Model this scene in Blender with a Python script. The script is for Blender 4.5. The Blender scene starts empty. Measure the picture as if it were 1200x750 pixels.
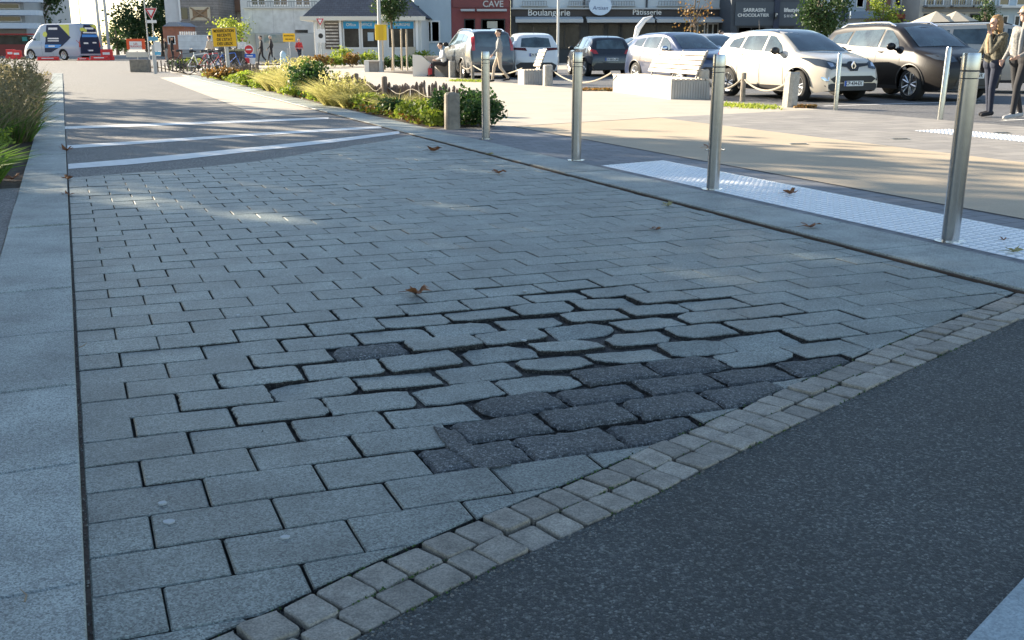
import bpy, bmesh, math, random
from mathutils import Vector, Matrix, noise, geometry
from mathutils.bvhtree import BVHTree
R = math.radians
rnd = random.Random(7)
scene = bpy.context.scene
col = scene.collection

# ------------------------------------------------------------ camera, light
CAM_H = 1.22; FPX = 1166.67; HOR = 52.0
PITCH = math.atan((375 - HOR) / FPX)
cam_d = bpy.data.cameras.new('camera'); cam_d.lens = 35; cam_d.sensor_width = 36
cam_d.clip_start = 0.05; cam_d.clip_end = 3000
cam_d.dof.use_dof = True; cam_d.dof.focus_distance = 6.0; cam_d.dof.aperture_fstop = 20.0
cam = bpy.data.objects.new('camera', cam_d); col.objects.link(cam)
cam.location = (0, 0, CAM_H); cam.rotation_euler = (math.pi / 2 - PITCH, 0, 0)
scene.camera = cam
SUN_AZ = 148.0    # degrees, mathematical angle of the direction towards the sun
SUN_EL = 21.0
world = bpy.data.worlds.new("World"); scene.world = world; world.use_nodes = True
wt = world.node_tree
sky = wt.nodes.new('ShaderNodeTexSky'); sky.sky_type = 'NISHITA'; sky.sun_disc = False
sky.sun_elevation = R(SUN_EL); sky.sun_rotation = R(90 - SUN_AZ); sky.air_density = 1.0; sky.dust_density = 0.4; sky.ozone_density = 0.7
wt.links.new(sky.outputs[0], wt.nodes['Background'].inputs[0])
wt.nodes['Background'].inputs[1].default_value = 0.068
sd = bpy.data.lights.new('sun', 'SUN'); sd.energy = 4.4; sd.angle = R(0.6); sd.color = (1.0, 0.86, 0.66)
sun = bpy.data.objects.new('sun', sd); col.objects.link(sun)
sv = Vector((math.cos(R(SUN_AZ)) * math.cos(R(SUN_EL)), math.sin(R(SUN_AZ)) * math.cos(R(SUN_EL)), math.sin(R(SUN_EL))))
sun.rotation_euler = sv.to_track_quat('Z', 'Y').to_euler(); sun.location = sv * 60
scene.view_settings.view_transform = 'Standard'; scene.view_settings.look = 'None'
scene.view_settings.exposure = 2.05; scene.view_settings.gamma = 1.0

# ------------------------------------------------------------ measuring helpers (survey of the place)
CT, ST = math.cos(PITCH), math.sin(PITCH)
def ray(px, py):
    xc = (px - 600) / FPX; yc = (375 - py) / FPX
    return Vector((xc, CT + yc * ST, -ST + yc * CT))
def at(px, py, z=0.0):
    d = ray(px, py); s = (z - CAM_H) / d.z
    return Vector((d.x * s, d.y * s, z))
def atY(px, py, Y):
    d = ray(px, py); s = Y / d.y
    return Vector((d.x * s, Y, CAM_H + d.z * s))
Dv = Vector((-0.4, 0.9165, 0)); Nv = Vector((0.9165, 0.4, 0))
def NT(n, t, z=0.0):
    p = Nv * n + Dv * t; return Vector((p.x, p.y, z))
def toNT(p): return p.x * 0.9165 + p.y * 0.4, -0.4 * p.x + 0.9165 * p.y

# ------------------------------------------------------------ materials
MATS = {}
def mat(name, color, rough=0.7, metal=0.0, var=0.0, vscale=3.0, speck=0.0, sscale=250.0, bump=0.0, bscale=80.0,
        tone=0.0, trans=0.0, spec=0.5, coat=0.0, color2=None, emit=0.0):
    if name in MATS: return MATS[name]
    m = bpy.data.materials.new(name); m.use_nodes = True; nt = m.node_tree; N = nt.nodes; L = nt.links
    b = N['Principled BSDF']; b.inputs['Roughness'].default_value = rough; b.inputs['Metallic'].default_value = metal
    b.inputs['Specular IOR Level'].default_value = spec; b.inputs['Coat Weight'].default_value = coat
    b.inputs['Coat Roughness'].default_value = 0.05
    tc = N.new('ShaderNodeTexCoord')
    c = N.new('ShaderNodeRGB'); c.outputs[0].default_value = (*color, 1); out = c.outputs[0]
    def mixmul(cur, fac_socket, lo, hi, f0=0.3, f1=0.7):
        mr = N.new('ShaderNodeMapRange'); mr.inputs[1].default_value = f0; mr.inputs[2].default_value = f1
        mr.inputs[3].default_value = lo; mr.inputs[4].default_value = hi
        L.new(fac_socket, mr.inputs[0])
        vm = N.new('ShaderNodeVectorMath'); vm.operation = 'SCALE'
        L.new(cur, vm.inputs[0]); L.new(mr.outputs[0], vm.inputs['Scale']); return vm.outputs[0]
    if color2 is not None:
        nz = N.new('ShaderNodeTexNoise'); nz.inputs['Scale'].default_value = vscale; nz.inputs['Detail'].default_value = 4
        L.new(tc.outputs['Object'], nz.inputs[0])
        rp = N.new('ShaderNodeMapRange'); rp.inputs[1].default_value = 0.4; rp.inputs[2].default_value = 0.6
        L.new(nz.outputs[0], rp.inputs[0])
        mx = N.new('ShaderNodeMix'); mx.data_type = 'RGBA'
        L.new(rp.outputs[0], mx.inputs[0]); L.new(out, mx.inputs[6]); mx.inputs[7].default_value = (*color2, 1); out = mx.outputs[2]
    if var > 0:
        nz = N.new('ShaderNodeTexNoise'); nz.inputs['Scale'].default_value = vscale; nz.inputs['Detail'].default_value = 6
        nz.inputs['Roughness'].default_value = 0.65
        L.new(tc.outputs['Object'], nz.inputs[0]); out = mixmul(out, nz.outputs[0], 1 - var, 1 + var)
    if speck > 0:
        vz = N.new('ShaderNodeTexVoronoi'); vz.inputs['Scale'].default_value = sscale
        L.new(tc.outputs['Object'], vz.inputs[0])
        sp = N.new('ShaderNodeSeparateColor'); L.new(vz.outputs['Color'], sp.inputs[0])
        out = mixmul(out, sp.outputs[0], 1 - speck, 1 + speck, 0.0, 1.0)
    if tone > 0:
        at_ = N.new('ShaderNodeAttribute'); at_.attribute_name = 'tone'
        out = mixmul(out, at_.outputs['Fac'], 1 - tone, 1 + tone, 0.0, 1.0)
    L.new(out, b.inputs['Base Color'])
    if bump > 0:
        nb = N.new('ShaderNodeTexNoise'); nb.inputs['Scale'].default_value = bscale; nb.inputs['Detail'].default_value = 3
        L.new(tc.outputs['Object'], nb.inputs[0])
        bp = N.new('ShaderNodeBump'); bp.inputs['Strength'].default_value = 1.0; bp.inputs['Distance'].default_value = bump
        L.new(nb.outputs[0], bp.inputs['Height']); L.new(bp.outputs[0], b.inputs['Normal'])
    if trans > 0:
        tr = N.new('ShaderNodeBsdfTranslucent'); L.new(out, tr.inputs[0])
        mxs = N.new('ShaderNodeMixShader'); mxs.inputs[0].default_value = trans
        L.new(b.outputs[0], mxs.inputs[1]); L.new(tr.outputs[0], mxs.inputs[2])
        L.new(mxs.outputs[0], N['Material Output'].inputs[0])
    if emit > 0:
        b.inputs['Emission Color'].default_value = (*color, 1); b.inputs['Emission Strength'].default_value = emit
    MATS[name] = m; return m

def asphalt_mat(name, dark, light, scale=130.0, bump=0.004, rough=0.75, var=0.18):
    m = bpy.data.materials.new(name); m.use_nodes = True; nt = m.node_tree; N = nt.nodes; L = nt.links
    b = N['Principled BSDF']; b.inputs['Roughness'].default_value = rough
    tc = N.new('ShaderNodeTexCoord')
    v = N.new('ShaderNodeTexVoronoi'); v.inputs['Scale'].default_value = scale; L.new(tc.outputs['Object'], v.inputs[0])
    v2 = N.new('ShaderNodeTexVoronoi'); v2.feature = 'DISTANCE_TO_EDGE'; v2.inputs['Scale'].default_value = scale
    L.new(tc.outputs['Object'], v2.inputs[0])
    sp = N.new('ShaderNodeSeparateColor'); L.new(v.outputs['Color'], sp.inputs[0])
    rp = N.new('ShaderNodeValToRGB'); e = rp.color_ramp.elements
    e[0].position = 0.0; e[0].color = (*[x * 0.55 for x in dark], 1); e[1].position = 1.0; e[1].color = (*[x * 1.6 for x in light], 1)
    a = e.new(0.55); a.color = (*dark, 1); a2 = e.new(0.9); a2.color = (*light, 1)
    L.new(sp.outputs[0], rp.inputs[0])
    nz = N.new('ShaderNodeTexNoise'); nz.inputs['Scale'].default_value = 1.3; nz.inputs['Detail'].default_value = 8
    nz.inputs['Roughness'].default_value = 0.7; L.new(tc.outputs['Object'], nz.inputs[0])
    mr = N.new('ShaderNodeMapRange'); mr.inputs[1].default_value = 0.3; mr.inputs[2].default_value = 0.7
    mr.inputs[3].default_value = 1 - var; mr.inputs[4].default_value = 1 + var; L.new(nz.outputs[0], mr.inputs[0])
    vm = N.new('ShaderNodeVectorMath'); vm.operation = 'SCALE'; L.new(rp.outputs[0], vm.inputs[0]); L.new(mr.outputs[0], vm.inputs['Scale'])
    # mortar (bitumen) darker between the stones
    m2 = N.new('ShaderNodeMapRange'); m2.inputs[1].default_value = 0.0; m2.inputs[2].default_value = 0.12
    m2.inputs[3].default_value = 0.35; m2.inputs[4].default_value = 1.0; L.new(v2.outputs['Distance'], m2.inputs[0])
    vm2 = N.new('ShaderNodeVectorMath'); vm2.operation = 'SCALE'; L.new(vm.outputs[0], vm2.inputs[0]); L.new(m2.outputs[0], vm2.inputs['Scale'])
    L.new(vm2.outputs[0], b.inputs['Base Color'])
    ad = N.new('ShaderNodeMath'); ad.operation = 'ADD'
    m3 = N.new('ShaderNodeMath'); m3.operation = 'MINIMUM'; m3.inputs[1].default_value = 0.35; L.new(v2.outputs['Distance'], m3.inputs[0])
    m4 = N.new('ShaderNodeMath'); m4.operation = 'MULTIPLY'; m4.inputs[1].default_value = 0.5; L.new(sp.outputs[1], m4.inputs[0])
    L.new(m3.outputs[0], ad.inputs[0]); L.new(m4.outputs[0], ad.inputs[1])
    bp = N.new('ShaderNodeBump'); bp.inputs['Distance'].default_value = bump; L.new(ad.outputs[0], bp.inputs['Height'])
    L.new(bp.outputs[0], b.inputs['Normal'])
    MATS[name] = m; return m

def brick_mat(name, c1, c2, mortar, bw, bh, rot=0.0, ms=0.012, rough=0.8, coord='Object', offset=0.5):
    m = bpy.data.materials.new(name); m.use_nodes = True; nt = m.node_tree; N = nt.nodes; L = nt.links
    b = N['Principled BSDF']; b.inputs['Roughness'].default_value = rough
    tc = N.new('ShaderNodeTexCoord'); mp = N.new('ShaderNodeMapping'); mp.inputs['Rotation'].default_value = (0, 0, rot) if not isinstance(rot, tuple) else rot
    L.new(tc.outputs[coord], mp.inputs[0])
    br = N.new('ShaderNodeTexBrick'); br.inputs['Scale'].default_value = 1.0; br.inputs['Brick Width'].default_value = bw
    br.inputs['Row Height'].default_value = bh; br.inputs['Mortar Size'].default_value = ms; br.offset = offset
    br.inputs['Color1'].default_value = (*c1, 1); br.inputs['Color2'].default_value = (*c2, 1); br.inputs['Mortar'].default_value = (*mortar, 1)
    br.inputs['Bias'].default_value = 0.0
    L.new(mp.outputs[0], br.inputs[0])
    nz = N.new('ShaderNodeTexNoise'); nz.inputs['Scale'].default_value = 2.5; nz.inputs['Detail'].default_value = 6; L.new(tc.outputs[coord], nz.inputs[0])
    mr = N.new('ShaderNodeMapRange'); mr.inputs[1].default_value = 0.3; mr.inputs[2].default_value = 0.7
    mr.inputs[3].default_value = 0.85; mr.inputs[4].default_value = 1.15; L.new(nz.outputs[0], mr.inputs[0])
    vm = N.new('ShaderNodeVectorMath'); vm.operation = 'SCALE'; L.new(br.outputs[0], vm.inputs[0]); L.new(mr.outputs[0], vm.inputs['Scale'])
    L.new(vm.outputs[0], b.inputs['Base Color']); MATS[name] = m; return m

# ------------------------------------------------------------ object helpers
def tag(o, label=None, cat=None, group=None, kind=None):
    if label: o['label'] = label
    if cat: o['category'] = cat
    if group: o['group'] = group
    if kind: o['kind'] = kind
    return o
def empty(name, loc, rz=0.0, label=None, cat=None, group=None):
    o = bpy.data.objects.new(name, None); col.objects.link(o); o.location = loc; o.rotation_euler = (0, 0, rz)
    o.empty_display_size = 0.2
    return tag(o, label, cat, group)
def kids(o): return [c for c in bpy.data.objects if c.parent == o]
def copy_tree(o, parent=None):
    c = o.copy(); col.objects.link(c)
    if parent: c.parent = parent; c.matrix_parent_inverse = o.matrix_parent_inverse.copy()
    for ch in kids(o): copy_tree(ch, c)
    return c

class MB:
    def __init__(s): s.v = []; s.f = []; s.mi = []; s.tn = []; s.cur = 0; s.tone = 0.5; s.M = Matrix.Identity(4)
    def add(s, vs, fs, mi=None, tone=None):
        k = len(s.v); s.v += [tuple(s.M @ Vector(p)) for p in vs]
        for f in fs:
            s.f.append([i + k for i in f]); s.mi.append(s.cur if mi is None else mi); s.tn.append(s.tone if tone is None else tone)
        return s
    def box(s, x0, x1, y0, y1, z0, z1, **k):
        vs = [(x, y, z) for z in (z0, z1) for y in (y0, y1) for x in (x0, x1)]
        return s.add(vs, [(0, 2, 3, 1), (4, 5, 7, 6), (0, 1, 5, 4), (2, 6, 7, 3), (0, 4, 6, 2), (1, 3, 7, 5)], **k)
    def prism(s, pts, z0, z1, **k):
        n = len(pts); vs = [(p[0], p[1], z0) for p in pts] + [(p[0], p[1], z1) for p in pts]
        fs = [tuple(range(n - 1, -1, -1)), tuple(range(n, 2 * n))] + [(i, (i + 1) % n, n + (i + 1) % n, n + i) for i in range(n)]
        return s.add(vs, fs, **k)
    def prism_y(s, pts, y0, y1, **k):      # outline in x,z pushed along y
        n = len(pts); vs = [(p[0], y0, p[1]) for p in pts] + [(p[0], y1, p[1]) for p in pts]
        fs = [tuple(range(n)), tuple(range(2 * n - 1, n - 1, -1))] + [(i, n + i, n + (i + 1) % n, (i + 1) % n) for i in range(n)]
        return s.add(vs, fs, **k)
    def tube(s, pts, rad, n=8, cap=True, **k):
        pts = [Vector(p) for p in pts]; rs = rad if isinstance(rad, (list, tuple)) else [rad] * len(pts)
        vs = []; m = len(pts); prev = None
        for i, p in enumerate(pts):
            a = pts[max(i - 1, 0)]; b = pts[min(i + 1, m - 1)]; d = (b - a)
            d = d.normalized() if d.length > 1e-9 else Vector((0, 0, 1))
            if prev is None:
                u = d.cross(Vector((0, 0, 1)));
                if u.length < 0.1: u = d.cross(Vector((1, 0, 0)))
                u.normalize()
            else:
                u = prev - d * prev.dot(d); u.normalize()
            prev = u; w = d.cross(u)
            for j in range(n):
                t = 2 * math.pi * j / n; vs.append(p + (u * math.cos(t) + w * math.sin(t)) * rs[i])
        fs = [(i * n + j, i * n + (j + 1) % n, (i + 1) * n + (j + 1) % n, (i + 1) * n + j) for i in range(m - 1) for j in range(n)]
        if cap: fs += [tuple(range(n - 1, -1, -1)), tuple(range((m - 1) * n, m * n))]
        return s.add(vs, fs, **k)
    def lathe(s, prof, n=20, axis='z', c=(0, 0, 0), **k):
        vs = []; c = Vector(c)
        for r, z in prof:
            for j in range(n):
                t = 2 * math.pi * j / n; a, b = r * math.cos(t), r * math.sin(t)
                p = (a, b, z) if axis == 'z' else ((a, z, b) if axis == 'y' else (z, a, b))
                vs.append(c + Vector(p))
        m = len(prof)
        fs = [(i * n + j, i * n + (j + 1) % n, (i + 1) * n + (j + 1) % n, (i + 1) * n + j) for i in range(m - 1) for j in range(n)]
        if prof[0][0] > 1e-4: fs.append(tuple(range(n - 1, -1, -1)))
        if prof[-1][0] > 1e-4: fs.append(tuple(range((m - 1) * n, m * n)))
        return s.add(vs, fs, **k)
    def ball(s, c, r, n=10, m=7, **k):
        rx, ry, rz = r if isinstance(r, (tuple, list)) else (r, r, r)
        vs = []; c = Vector(c)
        for i in range(m + 1):
            a = math.pi * i / m
            for j in range(n):
                t = 2 * math.pi * j / n
                vs.append(c + Vector((rx * math.sin(a) * math.cos(t), ry * math.sin(a) * math.sin(t), rz * math.cos(a))))
        fs = [(i * n + j, (i + 1) * n + j, (i + 1) * n + (j + 1) % n, i * n + (j + 1) % n) for i in range(m) for j in range(n)]
        return s.add(vs, fs, **k)
    def build(s, name, mats, parent=None, smooth=False, bevel=0.0, fix=True):
        me = bpy.data.meshes.new(name); me.from_pydata(s.v, [], s.f)
        ml = mats if isinstance(mats, (list, tuple)) else [mats]
        for m in ml: me.materials.append(m)
        me.polygons.foreach_set('material_index', s.mi)
        a = me.attributes.new('tone', 'FLOAT', 'FACE'); a.data.foreach_set('value', s.tn)
        if fix:
            bm = bmesh.new(); bm.from_mesh(me); bmesh.ops.recalc_face_normals(bm, faces=bm.faces); bm.to_mesh(me); bm.free()
        if smooth: me.polygons.foreach_set('use_smooth', [True] * len(me.polygons))
        me.update()
        o = bpy.data.objects.new(name, me); col.objects.link(o)
        if parent: o.parent = parent
        if smooth:
            try: me.set_sharp_from_angle(angle=R(50))
            except Exception: pass
        if bevel > 0:
            b = o.modifiers.new('bevel', 'BEVEL'); b.width = bevel; b.segments = 2; b.limit_method = 'ANGLE'; b.angle_limit = R(40)
        return o
def box_obj(name, m, parent, x0, x1, y0, y1, z0, z1, bevel=0.0):
    return MB().box(x0, x1, y0, y1, z0, z1).build(name, m, parent, bevel=bevel)
FONT = None
def text(s, name, m, parent, loc, size, rot=(math.pi / 2, 0, 0), ext=0.004, align='CENTER', bold=0.0, shear=0.0, sx=1.0):
    c = bpy.data.curves.new('tmp_text', 'FONT'); c.body = s; c.size = size; c.extrude = ext; c.align_x = align; c.align_y = 'CENTER'
    c.offset = bold; c.shear = shear; c.space_line = 0.9; c.resolution_u = 4
    t = bpy.data.objects.new('tmp_text', c); col.objects.link(t)
    me = bpy.data.meshes.new_from_object(t.evaluated_get(bpy.context.evaluated_depsgraph_get()))
    bpy.data.objects.remove(t); bpy.data.curves.remove(c)
    me.name = name; me.materials.clear(); me.materials.append(m)
    o = bpy.data.objects.new(name, me); col.objects.link(o); o.parent = parent; o.location = loc; o.rotation_euler = rot; o.scale = (sx, 1, 1)
    return o

# ------------------------------------------------------------ ground
A_near = asphalt_mat('asphalt_foreground', (0.058, 0.071, 0.076), (0.128, 0.142, 0.140), 150.0, 0.008, var=0.30)
A_far = asphalt_mat('asphalt_street', (0.205, 0.195, 0.18), (0.30, 0.29, 0.27), 110.0, 0.002, var=0.12)
A_patch = asphalt_mat('asphalt_repair', (0.098, 0.108, 0.110), (0.18, 0.19, 0.19), 170.0, 0.004, var=0.25)
M_pave = mat('grey_granite', (0.145, 0.166, 0.152), 0.47, var=0.34, vscale=3.2, speck=0.62, sscale=225, bump=0.0018, bscale=220, tone=0.12)
M_cob = mat('grey_sett_granite', (0.265, 0.245, 0.205), 0.75, var=0.3, vscale=14, speck=0.28, sscale=260, bump=0.004, bscale=60, tone=0.2)
M_kerb = mat('pale_granite', (0.26, 0.285, 0.265), 0.6, var=0.3, vscale=2.6, speck=0.5, sscale=260, bump=0.0010, bscale=260, tone=0.10)
M_bed = asphalt_mat('joint_dirt_and_shade', (0.026, 0.027, 0.027), (0.07, 0.068, 0.062), 160.0, 0.006)
M_dirt = mat('brown_dirt', (0.075, 0.055, 0.042), 0.95, var=0.5, vscale=30, bump=0.006, bscale=90)
M_rust = mat('rusty_edge', (0.075, 0.055, 0.042), 0.85, var=0.3, vscale=9)
M_beige = mat('beige_concrete', (0.42, 0.345, 0.245), 0.8, var=0.10, vscale=0.8, speck=0.10, sscale=160)
M_light = mat('light_concrete', (0.42, 0.38, 0.315), 0.8, var=0.10, vscale=0.9, speck=0.1, sscale=160)
M_paint = mat('road_paint', (0.72, 0.72, 0.70), 0.6, var=0.12, vscale=9)
M_soil = mat('soil', (0.06, 0.042, 0.028), 0.95, var=0.4, vscale=8, bump=0.02, bscale=20)
ang = math.atan2(Nv.y, Nv.x)
M_dpave = brick_mat('dark_sidewalk_pavers', (0.21, 0.215, 0.225), (0.17, 0.178, 0.19), (0.09, 0.09, 0.095), 0.3, 0.15, -ang, 0.006)
M_gpave = brick_mat('grey_plaza_pavers', (0.27, 0.255, 0.235), (0.215, 0.205, 0.195), (0.13, 0.125, 0.12), 0.6, 0.3, -ang, 0.008)

def sheet(name, pts, z, m, kind='structure'):
    mb = MB(); mb.add([(p[0], p[1], z) for p in pts], [tuple(range(len(pts)))])
    o = mb.build(name, m, fix=False)
    if o.data.polygons[0].normal.z < 0: o.data.flip_normals()
    return tag(o, kind=kind)
def ntsheet(name, pts, z, m): return sheet(name, [NT(n, t) for n, t in pts], z, m)

sheet('ground', [(-900, -60), (900, -60), (900, 1500), (-900, 1500)], -0.07, mat('far_ground', (0.27, 0.26, 0.235), 0.9, var=0.1, vscale=0.2))
# the cobble line: inner edge of the double row of setts
CI = [Vector(p) for p in [(-1.45, 1.02), (-1.0, 1.52), (-0.55, 1.96), (-0.38, 2.14), (-0.19, 2.33), (0.0, 2.50), (0.24, 2.72), (0.47, 2.95), (0.80, 3.27), (1.39, 3.84), (2.51, 4.88), (2.62, 4.98)]]
def along(poly, s):
    for a, b in zip(poly, poly[1:]):
        l = (b - a).length
        if s <= l: return a + (b - a) * (s / l), (b - a).normalized()
        s -= l
    d = (poly[-1] - poly[-2]).normalized(); return poly[-1] + d * s, d
COBW = 0.222
CO = []
for i, p in enumerate(CI):
    d = (CI[min(i + 1, len(CI) - 1)] - CI[max(i - 1, 0)]).normalized(); CO.append(p + Vector((d.y, -d.x)) * COBW)
dE = (CO[-1] - CO[-2]).normalized()
far_pt = CO[-1] + dE * 16
sheet('asphalt_road', [(-30, -22), (CO[0].x - 14 * dE.x, CO[0].y - 14 * dE.y)] + [tuple(p) for p in CO] + [tuple(far_pt), (24, 4), (24, -22)], -0.004, A_near)
# painted crossing stripe at the bottom right corner
s0 = at(1130, 752); s1 = at(1200, 677); sdv = (s1 - s0).normalized(); snv = Vector((sdv.y, -sdv.x, 0))
sheet('crossing_stripe', [s0 - sdv * 1.5, s1 + sdv * 3, s1 + sdv * 3 + snv * 0.5, s0 - sdv * 1.5 + snv * 0.5], 0.0, mat('worn_stripe', (0.30, 0.36, 0.38), 0.7, var=0.15, vscale=10, speck=0.2, sscale=200))
# paved carriageway bedding, street beyond
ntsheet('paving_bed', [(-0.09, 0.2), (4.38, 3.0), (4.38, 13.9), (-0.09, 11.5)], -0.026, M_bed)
pav_top = [at(80, 208), at(180, 201), at(235, 196), at(300, 189), at(350, 181), at(400, 173), at(450, 165), at(482, 158)]
road_pts = [tuple(p.xy) for p in pav_top] + [NT(4.34, 15.5).xy, NT(4.34, 62).xy, NT(40, 84).xy, NT(40, 130).xy, NT(-70, 130).xy, NT(-70, 52).xy, NT(-0.08, 48).xy]
sheet('street', road_pts, -0.003, A_far)
ntsheet('side_lane', [(3.1, 17.9), (4.33, 18.9), (4.33, 42), (3.3, 41)], 0.0012, M_light)
def pxpoly(name, pts, z, m): return sheet(name, [at(*p) for p in pts], z, m)
pxpoly('road_marking', [(76, 148.2), (300, 140.6), (385, 137.5), (385, 139.3), (300, 143.2), (76, 151.2)], 0.001, M_paint)
pxpoly('road_marking', [(79, 170.4), (190, 163.4), (300, 156), (447, 147.6), (447, 150.2), (300, 159), (190, 166.8), (79, 174.2)], 0.001, M_paint)
pxpoly('road_marking', [(80, 192.2), (150, 186.5), (220, 180), (300, 172.2), (390, 163), (468, 153.6), (468, 156.8), (390, 167), (300, 177), (220, 186), (150, 193), (80, 198)], 0.001, M_paint)

# ---- paving stones, one by one
O0 = Vector((-0.887, 1.840)); U = Vector((0.1505, 0.0534)); V = Vector((-0.0798, 0.1828))
UL, VL = U.length, V.length; Uh, Vh = U.normalized(), V.normalized()
dc = Vector((0.28, 3.72))
def damage(p):
    q = p - dc; a = q.dot(Uh); b = q.dot(Vh)
    d = math.exp(-((a / 1.25) ** 2 + ((b - 0.25) / 0.95) ** 2) ** 1.5)
    d *= 0.75 + 0.5 * noise.noise(Vector((p.x * 1.6, p.y * 1.6, 3.1)))
    return max(0.0, min(1.0, d * 1.25))
def inpoly(p, poly):
    c = False; n = len(poly)
    for i in range(n):
        a, b = poly[i], poly[(i + 1) % n]
        if (a.y > p.y) != (b.y > p.y) and p.x < (b.x - a.x) * (p.y - a.y) / (b.y - a.y) + a.x: c = not c
    return c
PATCH = [at(*p).xy for p in [(500, 487), (560, 468), (600, 456), (690, 433), (760, 421), (830, 419), (905, 425), (985, 418), (995, 432), (935, 447), (885, 466), (845, 485), (800, 508), (730, 527), (660, 540), (600, 545), (540, 540), (520, 520)]]
PATCH2 = [at(*p).xy for p in [(405, 410), (462, 401), (482, 422), (402, 434)]]
def clip(poly, a, n):     # keep the side where (p-a).n >= 0
    out = []
    for i in range(len(poly)):
        p, q = poly[i], poly[(i + 1) % len(poly)]; dp, dq = (p - a).dot(n), (q - a).dot(n)
        if dp >= 0: out.append(p)
        if dp * dq < 0: out.append(p + (q - p) * (dp / (dp - dq)))
    return out
def clipline(poly, line, side, off=0.0):
    if not poly: return poly
    c = sum(poly, Vector((0, 0))) / len(poly)
    best = None
    for a, b in zip(line, line[1:]):
        d = b - a; s = max(0, min(1, (c - a).dot(d) / d.dot(d))); dist = (c - (a + d * s)).length
        if best is None or dist < best[0]: best = (dist, a, d.normalized())
    n = Vector((-best[2].y, best[2].x)) * side
    return clip(poly, best[1] + n * off, n)
def area(poly): return abs(sum(poly[i].x * poly[(i + 1) % len(poly)].y - poly[(i + 1) % len(poly)].x * poly[i].y for i in range(len(poly)))) / 2
stones = MB(); patches = MB()
def stone(mb, poly, z, tilt, tone, cham=0.005, rough=0.0, dome=0.0, seed=0):
    c = sum(poly, Vector((0, 0))) / len(poly); n = len(poly)
    if rough > 0:
        q = []
        for i in range(n):
            a, b = poly[i], poly[(i + 1) % n]; k = max(1, int((b - a).length / 0.018))
            for j in range(k):
                p = a + (b - a) * (j / k); w = noise.noise(Vector((p.x * 38, p.y * 38, seed))) * rough
                q.append(p + (p - c).normalized() * w)
        poly = q; n = len(poly)
    zt = lambda p: z + tilt.dot(p - c)
    ring0 = [(p.x, p.y, -0.055) for p in poly]
    ring1 = [(p.x, p.y, zt(p) - cham) for p in poly]
    ins = [p + (c - p).normalized() * min(cham * 1.2, (c - p).length * 0.3) for p in poly]
    ring2 = [(p.x, p.y, zt(p)) for p in ins]
    vs = ring0 + ring1 + ring2
    nside = n
    fs = [(i, (i + 1) % n, n + (i + 1) % n, n + i) for i in range(n)] + [(n + i, n + (i + 1) % n, 2 * n + (i + 1) % n, 2 * n + i) for i in range(n)]
    if dome > 0:
        ins2 = [p + (c - p) * 0.35 for p in ins]
        vs += [(p.x, p.y, zt(p) + dome * (0.7 + 0.6 * noise.noise(Vector((p.x * 25, p.y * 25, 1))))) for p in ins2]
        fs += [(2 * n + i, 2 * n + (i + 1) % n, 3 * n + (i + 1) % n, 3 * n + i) for i in range(n)] + [tuple(range(3 * n, 4 * n))]
    else:
        fs.append(tuple(range(2 * n, 3 * n)))
    mb.add(vs, fs, tone=tone)
    for k in range(nside): mb.mi[-len(fs) + k] = 1      # side faces coloured dark: joint dirt plus painted shade of the gaps
gutA, gutB = NT(4.325, 0).xy, NT(4.325, 20).xy
PT2 = [p.xy for p in pav_top]; PT2 = [PT2[0] - Vector((3, -0.5))] + PT2 + [PT2[-1] + Vector((2, 1.2))]
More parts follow.
